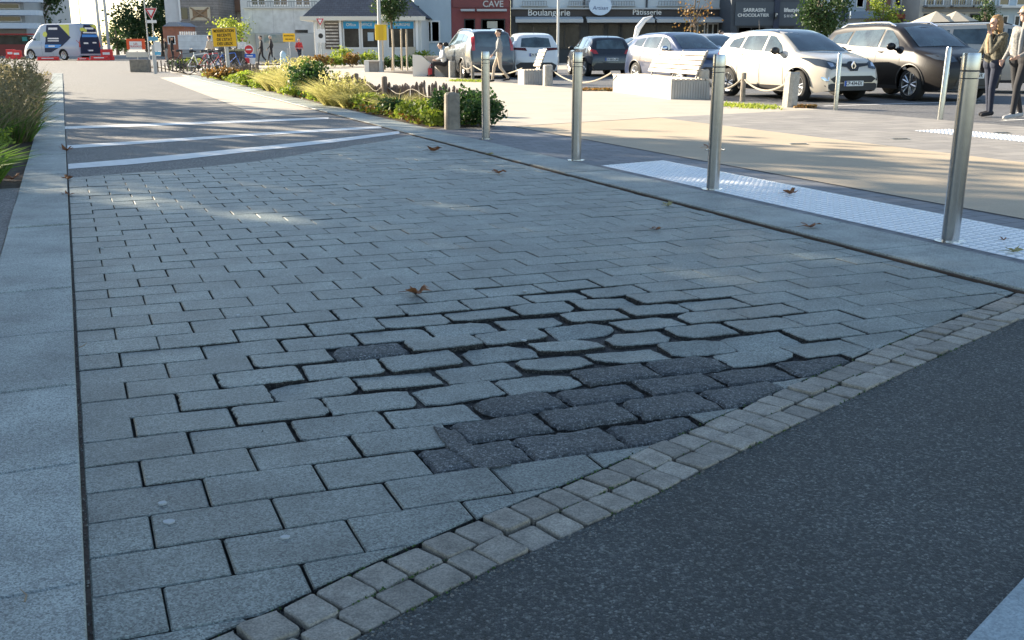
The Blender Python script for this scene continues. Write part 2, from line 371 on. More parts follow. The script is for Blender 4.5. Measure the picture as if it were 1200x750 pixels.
for r in range(-9, 66):
    edge = 1 if r % 2 == 0 else 2
    i0 = 0
    while i0 < 32:
        i1 = edge if i0 == 0 else i0 + 2
        o = O0 + V * r
        cpos = o + U * ((i0 + i1) / 2) + V * 0.5
        dm = damage(cpos)
        g = 0.0022 + rnd.random() * 0.0012 + (0.004 * dm + rnd.random() * 0.009 * dm if dm > 0.12 else 0)
        gb = g * 1.05 + (rnd.random() ** 2 * 0.013 * dm if dm > 0.2 else 0)
        Ls = UL * (i1 - i0); Ws = VL
        cut = []
        chip = dm > 0.28
        base = [(g, gb), (Ls - g, gb), (Ls - g, Ws - gb), (g, Ws - gb)]
        pts = []
        for k, (a, b) in enumerate(base):
            sa = 1 if k in (0, 3) else -1; sb = 1 if k in (0, 1) else -1
            if chip and rnd.random() < 0.55 * min(1, dm * 1.5):
                ca = rnd.uniform(0.015, 0.105) * dm; cb = rnd.uniform(0.010, 0.075) * dm
                P1 = (a + sa * ca, b); P2 = (a, b + sb * cb); MIDP = (a + sa * ca * rnd.uniform(0.35, 0.6), b + sb * cb * rnd.uniform(0.35, 0.6))
                seq = [P2, MIDP, P1] if k in (0, 2) else [P1, MIDP, P2]
                pts += seq
            else:
                e = 0.004
                P1 = (a + sa * e, b); P2 = (a, b + sb * e)
                pts += [P2, P1] if k in (0, 2) else [P1, P2]
        rot = rnd.gauss(0, 0.004) + (rnd.gauss(0, 0.030) * dm)
        sh = Vector((rnd.gauss(0, 0.0008), rnd.gauss(0, 0.0008))) + Vector((rnd.gauss(0, 0.006), rnd.gauss(0, 0.006))) * dm
        cr, sr = math.cos(rot), math.sin(rot)
        poly = []
        for a, b in pts:
            la, lb = a - Ls / 2, b - Ws / 2
            la, lb = la * cr - lb * sr + Ls / 2, la * sr + lb * cr + Ws / 2
            poly.append(o + U * i0 + Uh * la + Vh * lb + sh)
        # rounding the lattice to the local limits of the carriageway
        poly = clip(poly, gutA, Vector((-Nv.x, -Nv.y)))
        poly = clip(poly, Vector((NT(-0.072, 0).x, NT(-0.072, 0).y)), Vector((Nv.x, Nv.y)))
        poly = clipline(poly, CI, 1, 0.006) if poly else poly
        if poly and (cpos - PT2[4]).length < 6: poly = clipline(poly, PT2, -1, 0.0)
        if poly and len(poly) >= 3 and area(poly) > 0.0012:
            inp = inpoly(cpos, PATCH) or inpoly(cpos, PATCH2)
            z = -0.012 * dm + rnd.gauss(0, 0.0012) + rnd.gauss(0, 0.006) * dm
            tl = Vector((rnd.gauss(0, 0.004), rnd.gauss(0, 0.006))) + Vector((rnd.gauss(0, 0.028), rnd.gauss(0, 0.055))) * dm
            if inp: stone(patches, poly, z + 0.002, tl * 0.5, rnd.random(), 0.010, 0.016, 0.006, r * 7.0 + i0)
            else: stone(stones, poly, z, tl, rnd.random(), 0.004, 0.009 if chip else 0.0)
        i0 = i1
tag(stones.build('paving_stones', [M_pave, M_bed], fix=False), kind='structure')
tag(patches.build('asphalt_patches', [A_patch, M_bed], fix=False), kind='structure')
# thin smears of repair asphalt over neighbouring stones
def smear(name, pxs, z, m, rough=0.012):
    base = [at(*p).xy for p in pxs]; mb = MB(); c = sum(base, Vector((0, 0))) / len(base); q = []
    n = len(base)
    for i in range(n):
        a, b = base[i], base[(i + 1) % n]; k = max(1, int((b - a).length / 0.012))
        for j in range(k):
            p = a + (b - a) * (j / k); q.append(p + (p - c).normalized() * noise.noise(Vector((p.x * 45, p.y * 45, 5))) * rough)
    n = len(q)
    vs = [(p.x, p.y, -0.01) for p in q] + [(p.x, p.y, z) for p in q] + [((p + (c - p) * 0.25).x, (p + (c - p) * 0.25).y, z + 0.004) for p in q]
    fs = [(i, (i + 1) % n, n + (i + 1) % n, n + i) for i in range(n)] + [(n + i, n + (i + 1) % n, 2 * n + (i + 1) % n, 2 * n + i) for i in range(n)] + [tuple(range(2 * n, 3 * n))]
    mb.add(vs, fs); return tag(mb.build(name, m, fix=False), kind='structure')
#smear('asphalt_smear', [(515, 458), (545, 455), (556, 463), (538, 470), (512, 468)], 0.0015, A_patch, 0.02)
#smear('asphalt_smear', [(510, 482), (545, 477), (556, 490), (522, 496), (506, 491)], 0.0015, A_patch, 0.02)
smear('asphalt_smear', [(508, 500), (535, 505), (560, 530), (600, 545), (560, 549), (524, 523)], 0.002, A_patch, 0.02)
#smear('asphalt_smear', [(575, 548), (610, 541), (598, 556), (570, 558)], 0.002, M_bed, 0.02)

# setts
cob = MB()
for row in range(2):
    s = 0.0; off = 0.062 if row else 0.0
    while s < 5.7:
        ln = rnd.uniform(0.088, 0.108); p, d = along(CI, s + off + ln / 2); nrm = Vector((d.y, -d.x))
        w = COBW / 2; c = p + nrm * (w * (row + 0.5)) + nrm * rnd.gauss(0, 0.003)
        a = ln / 2 - 0.0028; b = w / 2 - 0.0032; rot = rnd.gauss(0, 0.03)
        d2 = Vector((d.x * math.cos(rot) - d.y * math.sin(rot), d.x * math.sin(rot) + d.y * math.cos(rot))); n2 = Vector((d2.y, -d2.x))
        poly = []
        for k in range(16):
            t = 2 * math.pi * (k + 0.5) / 16; e = 0.15
            x = math.copysign(abs(math.cos(t)) ** e, math.cos(t)) * a * rnd.uniform(0.94, 1.04); y = math.copysign(abs(math.sin(t)) ** e, math.sin(t)) * b * rnd.uniform(0.94, 1.04)
            poly.append(c + d2 * x + n2 * y)
        poly = poly[::-1]
        if (c - NT(4.33, 0).xy).dot(Nv.xy) < 0.15:
            cc = c; n = 16; z0 = rnd.gauss(0.0, 0.003); tl = Vector((rnd.gauss(0, 0.03), rnd.gauss(0, 0.03)))
            rings = [(1.0, -0.06), (1.0, -0.0045), (0.965, -0.0008), (0.90, 0.0), (0.4, 0.0006)]
            vs = []
            for sc, zz in rings:
                for q in poly:
                    qq = cc + (q - cc) * sc; vs.append((qq.x, qq.y, z0 + zz + tl.dot(qq - cc) * (1 if zz > -0.05 else 0)))
            fs = [(i * n + j, i * n + (j + 1) % n, (i + 1) * n + (j + 1) % n, (i + 1) * n + j) for i in range(4) for j in range(n)] + [tuple(range(4 * n, 5 * n))]
            cob.add(vs, fs, tone=rnd.random())
        s += ln + rnd.uniform(0.001, 0.006)
tag(cob.build('sett_edging', M_cob, fix=True), kind='structure')
mbj = [tuple(p) for p in CI] + [tuple(p) for p in reversed(CO)]
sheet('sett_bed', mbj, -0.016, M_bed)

# slabs on the left
def slabs(name, n0, n1, ts, z, m, cham=0.004, zb=-0.065):
    mb = MB()
    for a, b in zip(ts, ts[1:]):
        tone = rnd.random(); dz = rnd.gauss(0, 0.0022)
        g = 0.005; q = [NT(n0, a + g), NT(n1, a + g), NT(n1, b - g), NT(n0, b - g)]
        c = (q[0] + q[2]) / 2
        ins = [p + Vector(((c - p).x / abs((c - p).length) * cham * 1.4, (c - p).y / abs((c - p).length) * cham * 1.4, 0)) for p in q]
        vs = [(p.x, p.y, zb) for p in q] + [(p.x, p.y, z + dz - cham) for p in q] + [(p.x, p.y, z + dz) for p in ins]
        fs = [(i, (i + 1) % 4, 4 + (i + 1) % 4, 4 + i) for i in range(4)] + [(4 + i, 4 + (i + 1) % 4, 8 + (i + 1) % 4, 8 + i) for i in range(4)] + [(8, 9, 10, 11)]
        mb.add(vs, fs, tone=tone)
    return tag(mb.build(name, m, fix=False), kind='structure')
slabs('kerb_slabs', -0.465, -0.084, [-0.6, 0.4, 1.4, 2.29, 3.05, 3.83, 4.61, 5.49, 6.49, 7.51, 8.56] + [9.55 + i for i in range(40)], 0.016, M_kerb, 0.005)
ntsheet('kerb_joint_dirt', [(-0.094, -1), (-0.070, -1), (-0.070, 52), (-0.094, 52)], -0.006, M_dirt)
ntsheet('asphalt_path', [(-6, -3), (-0.47, -3), (-0.47, 9.75), (-6, 9.75)], 0.004, A_far)
ntsheet('planting_soil', [(-9, 9.76), (-0.47, 9.76), (-0.47, 48), (-9, 48)], -0.01, M_soil)
# slabs on the right with their gutter
slabs('gutter_kerb', 4.378, 4.895, [3.02, 3.81, 4.58, 5.41, 6.24] + [7.07 + 0.83 * i for i in range(45)], 0.014, M_kerb, 0.005)
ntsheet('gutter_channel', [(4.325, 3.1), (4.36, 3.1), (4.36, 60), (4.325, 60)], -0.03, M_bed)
MBg = MB(); q = [NT(4.358, 3.1), NT(4.374, 3.1), NT(4.374, 60), NT(4.358, 60)]; MBg.prism([(p.x, p.y) for p in q], -0.06, 0.004)
tag(MBg.build('rusty_kerb_edge', M_rust), kind='structure')
Z1 = 0.010
ntsheet('dark_sidewalk', [(4.90, 3.3), (6.20, 4.2), (6.20, 14.25), (4.90, 14.25)], Z1, M_dpave)
ntsheet('beige_walk', [(6.203, 4.2), (9.25, 6.8), (9.25, 14.9), (6.203, 14.15)], Z1 + 0.001, M_beige)
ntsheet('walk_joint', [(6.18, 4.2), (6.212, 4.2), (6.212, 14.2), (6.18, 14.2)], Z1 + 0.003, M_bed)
ntsheet('walk_joint', [(6.2, 14.15), (9.27, 14.9), (9.27, 14.94), (6.2, 14.19)], Z1 + 0.003, M_rust)
ntsheet('grey_plaza', [(9.253, 6.5), (13.3, 9), (13.3, 15.6), (9.253, 14.95)], Z1, M_gpave)
ntsheet('light_plaza', [(5.96, 14.2), (6.2, 14.2), (9.25, 14.96), (13.3, 15.62), (13.3, 46), (5.96, 46)], Z1 - 0.001, M_light)
ntsheet('light_plaza_far', [(4.9, 44.5), (5.95, 44.5), (5.95, 46.01), (34, 46.01), (34, 62), (4.9, 62)], Z1 - 0.002, M_light)
ntsheet('car_park', [(13.302, 7), (60, 7), (60, 46), (13.302, 46)], 0.0, asphalt_mat('asphalt_car_park', (0.13, 0.13, 0.135), (0.22, 0.22, 0.22), 90, 0.001))
for k in range(6):
    pxa = [(1000 + 34 * k, 128 + 5 * (k % 2)), (1030 + 34 * k, 127 + 5 * (k % 2))]
for t0, t1 in ((12.1, 12.22), (16.5, 16.62)):
    ntsheet('parking_line', [(14.2, t0), (19, t0), (19, t1), (14.2, t1)], 0.003, M_paint)
# tactile strips of small domes
M_tact = mat('white_tactile', (0.86, 0.87, 0.88), 0.28, var=0.10, vscale=8)
M_tactb = mat('tactile_base', (0.42, 0.46, 0.50), 0.3, var=0.12, vscale=6)
def tactile(name, n0, n1, t0, t1, skew, pitch, zz):
    ntsheet(name + '_base', [(n0, t0), (n1, t0 + skew), (n1, t1 + skew), (n0, t1)], zz + 0.003, M_tactb)
    mb = MB(); k = 0; n = n0 + pitch * 0.5
    rr = pitch * 0.36
    while n < n1:
        t = t0 + pitch * 0.5 + skew * (n - n0) / (n1 - n0)
        while t < t1 + skew * (n - n0) / (n1 - n0):
            c = NT(n, t); vs = []
            for rad, h in ((rr, 0.0), (rr * 0.72, 0.0045), (rr * 0.3, 0.006)):
                for j in range(8): vs.append((c.x + rad * math.cos(j * math.pi / 4), c.y + rad * math.sin(j * math.pi / 4), zz + 0.0031 + h))
            fs = [(i * 8 + j, i * 8 + (j + 1) % 8, (i + 1) * 8 + (j + 1) % 8, (i + 1) * 8 + j) for i in range(2) for j in range(8)] + [tuple(range(16, 24))]
            mb.add(vs, fs); t += pitch
        n += pitch
    return tag(mb.build(name, M_tact, fix=False), kind='structure')
tactile('tactile_paving', 4.985, 5.83, 3.6, 9.12, 0.15, 0.068, Z1)
tactile('tactile_paving_far', 11.2, 11.9, 9.0, 11.1, 0.0, 0.07, Z1)
# pale gum spots
gum = MB()
for px, py, r in ((190, 590, .010), (198, 612, .013), (334, 630, .010), (279, 370, .010), (311, 307, .011), (171, 337, .009), (237, 246, .010), (614, 399, .009), (505, 298, .008), (1030, 363, .011), (503, 300, .009), (615, 341, .010), (405, 205, .012), (860, 250, .01), (120, 291, .009)):
    c = at(px, py); n = 10; pts = [(c.x + r * 1.3 * math.cos(j * 0.628) * rnd.uniform(.8, 1.1), c.y + r * math.sin(j * 0.628) * rnd.uniform(.8, 1.1)) for j in range(n)]
    gum.prism(pts, -0.002, 0.0035)
tag(gum.build('gum_spots', mat('old_gum', (0.42, 0.44, 0.44), 0.7)), kind='structure')

# ------------------------------------------------------------ foliage
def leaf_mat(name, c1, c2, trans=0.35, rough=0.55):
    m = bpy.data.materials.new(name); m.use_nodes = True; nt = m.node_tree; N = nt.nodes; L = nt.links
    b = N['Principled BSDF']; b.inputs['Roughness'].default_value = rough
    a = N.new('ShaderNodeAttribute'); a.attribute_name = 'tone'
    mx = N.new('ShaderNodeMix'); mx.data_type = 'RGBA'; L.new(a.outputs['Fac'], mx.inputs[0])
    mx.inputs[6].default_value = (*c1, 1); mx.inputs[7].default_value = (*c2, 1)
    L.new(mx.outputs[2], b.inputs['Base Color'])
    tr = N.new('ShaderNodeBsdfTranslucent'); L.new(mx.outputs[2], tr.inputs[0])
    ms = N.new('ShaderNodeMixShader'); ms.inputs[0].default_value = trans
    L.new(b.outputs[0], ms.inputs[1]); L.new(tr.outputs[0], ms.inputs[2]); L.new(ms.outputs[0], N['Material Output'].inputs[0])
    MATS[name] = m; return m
LF_dark = leaf_mat('dark_green_leaves', (0.018, 0.045, 0.012), (0.06, 0.11, 0.025))
LF_ivy = leaf_mat('ivy_leaves', (0.02, 0.06, 0.018), (0.09, 0.17, 0.03))
LF_yel = leaf_mat('yellow_green_leaves', (0.12, 0.20, 0.02), (0.42, 0.46, 0.06), 0.5)
LF_aut = leaf_mat('autumn_leaves', (0.12, 0.10, 0.02), (0.34, 0.16, 0.04))
LF_dry = leaf_mat('dry_grass', (0.27, 0.27, 0.07), (0.60, 0.54, 0.22), 0.5)
LF_purp = leaf_mat('purple_brown_seedheads', (0.13, 0.12, 0.06), (0.34, 0.29, 0.16), 0.45)
LF_grass = leaf_mat('green_grass', (0.04, 0.12, 0.015), (0.20, 0.32, 0.05), 0.45)
M_bark = mat('bark', (0.13, 0.10, 0.075), 0.9, var=0.3, vscale=12, bump=0.01, bscale=30)
def leaf(mb, c, s, rn, tone, flat=0.0, lean=None):
    d = Vector((rn.gauss(0, 1), rn.gauss(0, 1), rn.gauss(0, 1) * (1 - flat)));
    if d.length < 1e-3: d = Vector((1, 0, 0))
    d.normalize(); w = d.cross(Vector((rn.gauss(0, 1), rn.gauss(0, 1), rn.gauss(0, 1))));
    if w.length < 1e-3: w = d.orthogonal()
    w.normalize(); w *= s * 0.33; d *= s * 0.5
    mb.add([c - d, c - d * 0.1 + w, c + d, c - d * 0.1 - w], [(0, 1, 2, 3)], tone=tone)
def blade(mb, b, d, ln, w, rn, tone, bend=0.5):
    d = d.normalized(); side = d.cross(Vector((rn.gauss(0, 1), rn.gauss(0, 1), 0.1))); side = side.normalized() * w if side.length > 1e-3 else Vector((w, 0, 0))
    out = Vector((d.x, d.y, 0)); out = out.normalized() if out.length > 1e-3 else Vector((1, 0, 0))
    p1 = b + d * ln * 0.5; p2 = p1 + (d + out * bend - Vector((0, 0, bend * 0.6))).normalized() * ln * 0.5
    mb.add([b - side, b + side, p1 + side * 0.8, p1 - side * 0.8, p2], [(0, 1, 2, 3), (3, 2, 4)], tone=tone)
def crown(mb, c, r, n, ls, rn, clumps=14, hollow=0.35):
    cs = []
    for k in range(clumps):
        d = Vector((rn.gauss(0, 1), rn.gauss(0, 1), rn.gauss(0, 1))).normalized(); q = rn.uniform(hollow, 0.85)
        cs.append((Vector((c[0] + d.x * r[0] * q, c[1] + d.y * r[1] * q, c[2] + d.z * r[2] * q)), rn.uniform(0.25, 0.45), rn.uniform(0.0, 0.5)))
    for k in range(n):
        cc, q, tb = rn.choice(cs); d = Vector((rn.gauss(0, .55), rn.gauss(0, .55), rn.gauss(0, .55)))
        p = cc + Vector((d.x * r[0] * q, d.y * r[1] * q, d.z * r[2] * q))
        leaf(mb, p, ls * rn.uniform(0.6, 1.3), rn, min(1, tb + rn.random() * 0.5))
    return cs
def tree(label, loc, h, cr, ch, n, ls, lm, seed, cat='tree', trunk_r=0.14, group=None, clumps=16, name='tree'):
    rn = random.Random(seed); root = empty(name, loc, 0, label, cat, group)
    mb = MB(); cc = (0, 0, h - ch)
    cs = crown(mb, cc, (cr, cr, ch), n, ls, rn, clumps)
    t = MB(); t.tube([(0, 0, -0.1), (0.02 * h, 0, h * 0.3), (-0.01 * h, 0.01 * h, h - ch), (0, 0, h - ch * 0.4)], [trunk_r * 1.2, trunk_r, trunk_r * 0.7, trunk_r * 0.25], 8)
    for c_, q, tb in cs[:9]:
        s = Vector((0, 0, (h - ch * 1.1) * rn.uniform(0.75, 1.0) if h > ch * 1.3 else h * 0.3)); m = (s + c_) / 2 + Vector((0, 0, 0.1 * cr))
        t.tube([s, m, c_], [trunk_r * 0.45, trunk_r * 0.3, trunk_r * 0.1], 6)
    t.build('trunk', M_bark, root, smooth=True); mb.build('crown', lm, root, fix=False)
    return root

# big plane trees and the housing block that shade the crossing (left of the view)
S2 = Vector((math.cos(R(SUN_AZ)), math.sin(R(SUN_AZ)))); P2v = Vector((-S2.y, S2.x)) * -1
if P2v.y < 0: P2v = -P2v
def PQ(p, q): w = P2v * p + S2 * q; return Vector((w.x, w.y, 0))

# ------------------------------------------------------------ shade givers left of the view
def shade_block():
    c = PQ(-6.0, 29.5); rz = math.atan2(P2v.y, P2v.x)
    r = empty('apartment_building', c, rz, 'tall cream rendered apartment block left of the road shading the crossing', 'building')
    W = 22.0; Dp = 11.0; Hh = 17.0
    box_obj('wall', mat('cream_render', (0.42, 0.40, 0.36), 0.9, var=0.08, vscale=0.6), r, -W / 2, W / 2, -Dp / 2, Dp / 2, -0.1, Hh)
    box_obj('roof', mat('dark_roof', (0.08, 0.08, 0.09), 0.8), r, -W / 2 - 0.4, W / 2 + 0.4, -Dp / 2 - 0.4, Dp / 2 + 0.4, Hh, Hh + 0.35)
    for k in range(6):
        for f in range(6):
            for sgn in (1, -1):
                x = -W / 2 + 1.8 + k * 3.45; z = 0.9 + f * 2.7; y = sgn * (Dp / 2 + 0.02)
                fr = box_obj('window', mat('white_frame', (0.7, 0.7, 0.7), 0.5), r, x, x + 1.5, y - 0.04, y + 0.04, z, z + 1.4)
                box_obj('pane', mat('dark_glass', (0.02, 0.025, 0.03), 0.06, spec=0.8), fr, x + 0.08, x + 1.42, y - 0.06, y + 0.06, z + 0.08, z + 1.32)
shade_block()
for k, (p, q, h, cr, ch, n, lb) in enumerate([(6.6, 21.0, 12.6, 2.9, 4.2, 7500, 'plane tree with a broad crown nearest the camera beside the left kerb'),
        (9.6, 29.0, 11.5, 3.2, 3.4, 1400, 'taller plane tree second along the left verge'),
        (6.2, 30.0, 9.5, 2.8, 2.7, 1500, 'sparse plane tree between the apartment block and the verge'),
        (10.6, 20.0, 7.6, 2.3, 1.9, 1300, 'thin crowned plane tree reaching over the left verge'),
        (13.0, 32.0, 8.8, 2.8, 2.6, 1500, 'farthest plane tree shading the street markings')]):
    tree(lb, PQ(p, q), h, cr, ch, n, 0.34, LF_dark, 50 + k, group='plane trees left of the road', trunk_r=0.2, clumps=24)

# ------------------------------------------------------------ bollards
M_steel = mat('brushed_steel', (0.46, 0.47, 0.48), 0.22, metal=1.0, var=0.08, vscale=20)
M_steeld = mat('steel_groove', (0.10, 0.10, 0.11), 0.5, metal=0.8)
def bollard(loc, h, r, label, lean=0.0):
    o = empty('bollard', loc, 0, label, 'bollard', 'steel bollards along the pavement edge')
    MB().lathe([(r, -0.03), (r, h * 0.868)], 28).build('post', M_steel, o, smooth=True)
    MB().lathe([(r * 0.9, h * 0.866), (r * 0.9, h * 0.875)], 28).build('groove', M_steeld, o, smooth=True)
    MB().lathe([(r, h * 0.874), (r, h * 0.905)], 28).build('ring', M_steel, o, smooth=True)
    MB().lathe([(r * 0.9, h * 0.904), (r * 0.9, h * 0.915)], 28).build('groove', M_steeld, o, smooth=True)
    MB().lathe([(r, h * 0.914), (r, h * 0.985), (r * 0.93, h), (0.001, h)], 28).build('cap', M_steel, o, smooth=True)
    MB().lathe([(r + 0.04, 0.0), (r + 0.04, 0.006), (r + 0.002, 0.006)], 24).build('foot_plate', M_steel, o, smooth=True)
    o.rotation_euler = (0, lean, 0); return o
bollard(at(1113, 283, Z1), 1.16, 0.054, 'nearest tall steel bollard standing in the white tactile strip')
bollard(at(835, 222, Z1), 1.13, 0.054, 'second steel bollard at the far half of the tactile strip')
bollard(at(675, 188, Z1), 1.13, 0.054, 'third steel bollard just before the tactile strip starts')
bollard(at(569.5, 163, Z1), 1.12, 0.054, 'farthest of the steel bollards beside the ivy mound')
def thinpost(loc, h, r, label, lean=0.0):
    o = MB().lathe([(r, -0.02), (r, h * 0.97), (r * 0.8, h), (0.001, h)], 20).build('steel_post', M_steel, smooth=True)
    o.location = loc; o.rotation_euler = (0, lean, 0); return tag(o, label, 'post', 'thin steel posts at the car park edge')
thinpost(at(979, 128, Z1), 1.05, 0.042, 'thin steel post in front of the beige car')
thinpost(at(1101.5, 140, Z1), 1.17, 0.047, 'thin steel post in front of the dark brown car', R(1.0))

# ------------------------------------------------------------ fallen leaves
M_leafb = leaf_mat('brown_dead_leaf', (0.16, 0.06, 0.025), (0.30, 0.13, 0.05), 0.25)
M_leafy = leaf_mat('yellowish_dead_leaf', (0.30, 0.28, 0.12), (0.42, 0.38, 0.18), 0.25)
def dead_leaf(px, py, size, m, label, seed, z=0.004):
    size *= 1.5; rn = random.Random(seed); mb = MB(); pts = []; n = 18
    for k in range(n):
        t = 2 * math.pi * k / n; r = 0.5 + 0.28 * math.cos(5 * t / 1.0 + 0.3) * (1 if k % 2 else 0.6) + rn.uniform(-0.06, 0.06); pts.append((r * math.cos(t) * size, r * math.sin(t) * size * 0.62))
    cv = rn.uniform(0.5, 0.9)
    zf = lambda x, y: abs(noise.noise(Vector((x / size * 1.7, y / size * 1.7, seed)))) * size * 0.6 + (x * x + y * y) / size * cv * .6
    vs = [(0, 0, zf(0, 0))] + [(x * .5, y * .5, zf(x * .5, y * .5)) for x, y in pts] + [(x, y, zf(x, y)) for x, y in pts]
    for k in range(n):
        a, b = 1 + k, 1 + (k + 1) % n
        mb.add([vs[0], vs[a], vs[b]], [(0, 1, 2)], tone=rn.random()); mb.add([vs[a], vs[a + n], vs[b + n], vs[b]], [(0, 1, 2, 3)], tone=rn.random())
    mb.tube([(0, 0, zf(0, 0)), (-size * 0.5, -size * 0.1, size * 0.1), (-size * 0.95, -size * 0.2, 0.004)], [0.0025, 0.002, 0.0012], 5, tone=0.1)
    o = mb.build('fallen_leaf', m, fix=False); o.location = at(px, py, z); o.rotation_euler = (0, 0, rn.uniform(-0.5, 0.5))
    return tag(o, label, 'leaf', 'dead leaves lying on the ground')
dead_leaf(491, 344, 0.075, M_leafb, 'large curled reddish brown leaf lying on the paving stones by the damage', 3)
dead_leaf(950, 266, 0.075, M_leafb, 'orange brown leaf with a long stalk on the right kerb slab', 5, Z1 + 0.01)
dead_leaf(926, 227, 0.07, M_leafb, 'dark brown leaf lying on the white tactile strip', 6, Z1 + 0.012)
dead_leaf(1177, 281, 0.03, M_leafb, 'small dark leaf on the tactile strip right of the nearest bollard', 7, Z1 + 0.012)
dead_leaf(1188, 295, 0.06, M_leafy, 'pale yellow leaf near the corner of the tactile strip', 8, Z1 + 0.012)
dead_leaf(783, 241, 0.05, M_leafy, 'pale curled leaf caught in the gutter', 9)
dead_leaf(770, 269, 0.04, M_leafb, 'small flat brown leaf on the paving below the gutter', 10)
dead_leaf(509, 177, 0.10, M_leafb, 'reddish leaf on the paving near the far gutter', 11)
dead_leaf(585, 203, 0.08, M_leafb, 'flat red brown leaf on the paving left of the third bollard', 12)
dead_leaf(574, 181, 0.05, M_leafy, 'small tan leaf stuck in the gutter joint', 13)
dead_leaf(80, 229, 0.07, M_leafb, 'curled brown leaf against the left kerb joint', 14)
dead_leaf(78, 177, 0.09, M_leafb, 'brown leaf by the left kerb beside the white markings', 15)
dead_leaf(79, 210, 0.07, M_leafb, 'dark leaf at the left kerb where the paving starts', 16)
dead_leaf(15, 210, 0.10, M_leafb, 'rusty brown leaf under the green tuft at the left', 17)
dead_leaf(830, 173, 0.07, M_leafb, 'dark brown leaf on the beige walk', 18, Z1 + 0.01)
# loose grit and moss in the joints
gr = MB(); rn = random.Random(77)
def speck(p, s_):
    a = rn.uniform(0, 6.28); c_, d_ = math.cos(a) * s_, math.sin(a) * s_
    gr.add([(p.x + c_, p.y + d_, p.z), (p.x - d_, p.y + c_, p.z), (p.x - c_, p.y - d_, p.z), (p.x + d_ * .8, p.y - c_, p.z), (p.x, p.y, p.z + s_ * .9)], [(0, 1, 4), (1, 2, 4), (2, 3, 4), (3, 0, 4)], tone=rn.random())
for k in range(700):
    t = 0.5 + 9 * rn.random() ** 1.5; speck(NT(-0.078 + rn.gauss(0, .006), t, -.006 + rn.random() * .004), rn.uniform(.002, .005))
for k in range(900):
    s_ = rn.uniform(0, 5.2); p_, d_ = along(CO, s_); n_ = Vector((d_.y, -d_.x)); q = p_ + n_ * abs(rn.gauss(0, .022)); speck(Vector((q.x, q.y, -.004)), rn.uniform(.0015, .0045))
for k in range(500):
    s_ = rn.uniform(0, 5.2); p_, d_ = along(CI, s_); n_ = Vector((d_.y, -d_.x)); q = p_ + n_ * rn.gauss(0.0, .008); speck(Vector((q.x, q.y, -.012)), rn.uniform(.0015, .004))
for k in range(900):
    q = dc + Uh * rn.gauss(0, .8) + Vh * rn.gauss(.2, .55); speck(Vector((q.x, q.y, -.004)), rn.uniform(.0012, .0035))
tag(gr.build('loose_grit', mat('grit', (0.15, 0.145, 0.13), .9, tone=.6), fix=False), 'loose grit gathered in the joints and along the setts', 'grit', kind='stuff')
ms = MB()
for k in range(700):
    s_ = rn.choice([.9, 1.6, 2.4, 3.0, 3.7, 4.3]) + rn.gauss(0, .12); p_, d_ = along(CI, max(0, s_)); n_ = Vector((d_.y, -d_.x)); q = p_ + n_ * (rn.choice([.002, .111, .222]) + rn.gauss(0, .003)); leaf(ms, Vector((q.x, q.y, -.005 + rn.random() * .006)), .009, rn, rn.random())
tag(ms.build('moss', LF_ivy, fix=False), 'moss growing between the setts', 'moss', kind='stuff')
# twigs
for px, py, a, lb in ((93, 407, 0.4, 'pale thin twig stuck in the left kerb joint'), (29, 705, 1.2, 'short brown twig on the nearest left kerb slab')):
    tw = MB().tube([(0, 0, 0), (0.02, 0.015, 0.003), (0.03, 0.045, 0.006)], [0.0025, 0.002, 0.001], 5).build('twig', mat('twig_wood', (0.28, 0.22, 0.15), 0.8)); tw.location = at(px, py, 0.02); tw.rotation_euler = (0, 0, a); tag(tw, lb, 'twig')
# small flush lights in the plaza
for px, py, lb in ((936, 169, 'slim flush ground light in the beige walk'), (1055, 163, 'slim flush ground light in the grey plaza nearer the beige car'), (1174, 156, 'slim flush ground light in the grey plaza below the couple'), (838, 176, 'shiny square ground plate at the edge of the beige walk')):
    c = at(px, py, Z1 + 0.004); o = empty('ground_light', c, 0, lb, 'ground light', 'flush lights in the walk')
    box_obj('frame', M_steel, o, -0.11, 0.11, -0.05, 0.05, -0.01, 0.008); box_obj('lens', mat('smoked_lens', (0.03, 0.035, 0.04), 0.15), o, -0.09, 0.09, -0.035, 0.035, 0.0081, 0.012)

# ------------------------------------------------------------ left planting
def clump(name, loc, label, cat, group, seed, kinds, h, rad, n, w=0.006):
    rn = random.Random(seed); r = empty(name, loc, 0, label, cat, group)
    for pname, m, cnt, hh, up, bend in kinds:
        mb = MB()
        for k in range(int(n * cnt)):
            a = rn.uniform(0, 6.283); q = rad * math.sqrt(rn.random()) * 0.5
            b = Vector((q * math.cos(a), q * math.sin(a), 0)); d = Vector((math.cos(a) * rn.uniform(0.05, 1) / up, math.sin(a) * rn.uniform(0.05, 1) / up, 1))
            blade(mb, b, d, h * hh * rn.uniform(0.6, 1.1), w, rn, rn.random(), bend)
        mb.build(pname, m, r, fix=False)
    return r
def seedheads(r, seed, h, rad, n, m, s=0.03):
    rn = random.Random(seed); mb = MB()
    for k in range(n):
        a = rn.uniform(0, 6.283); q = rad * math.sqrt(rn.random()); z = h * rn.uniform(0.55, 1.05)
        p = Vector((q * math.cos(a), q * math.sin(a), z))
        for j in range(5): leaf(mb, p + Vector((rn.gauss(0, s * .5), rn.gauss(0, s * .5), rn.gauss(0, s))), s * 1.4, rn, rn.random())
    mb.build('seedheads', m, r, fix=False)['kind'] = 'stuff'
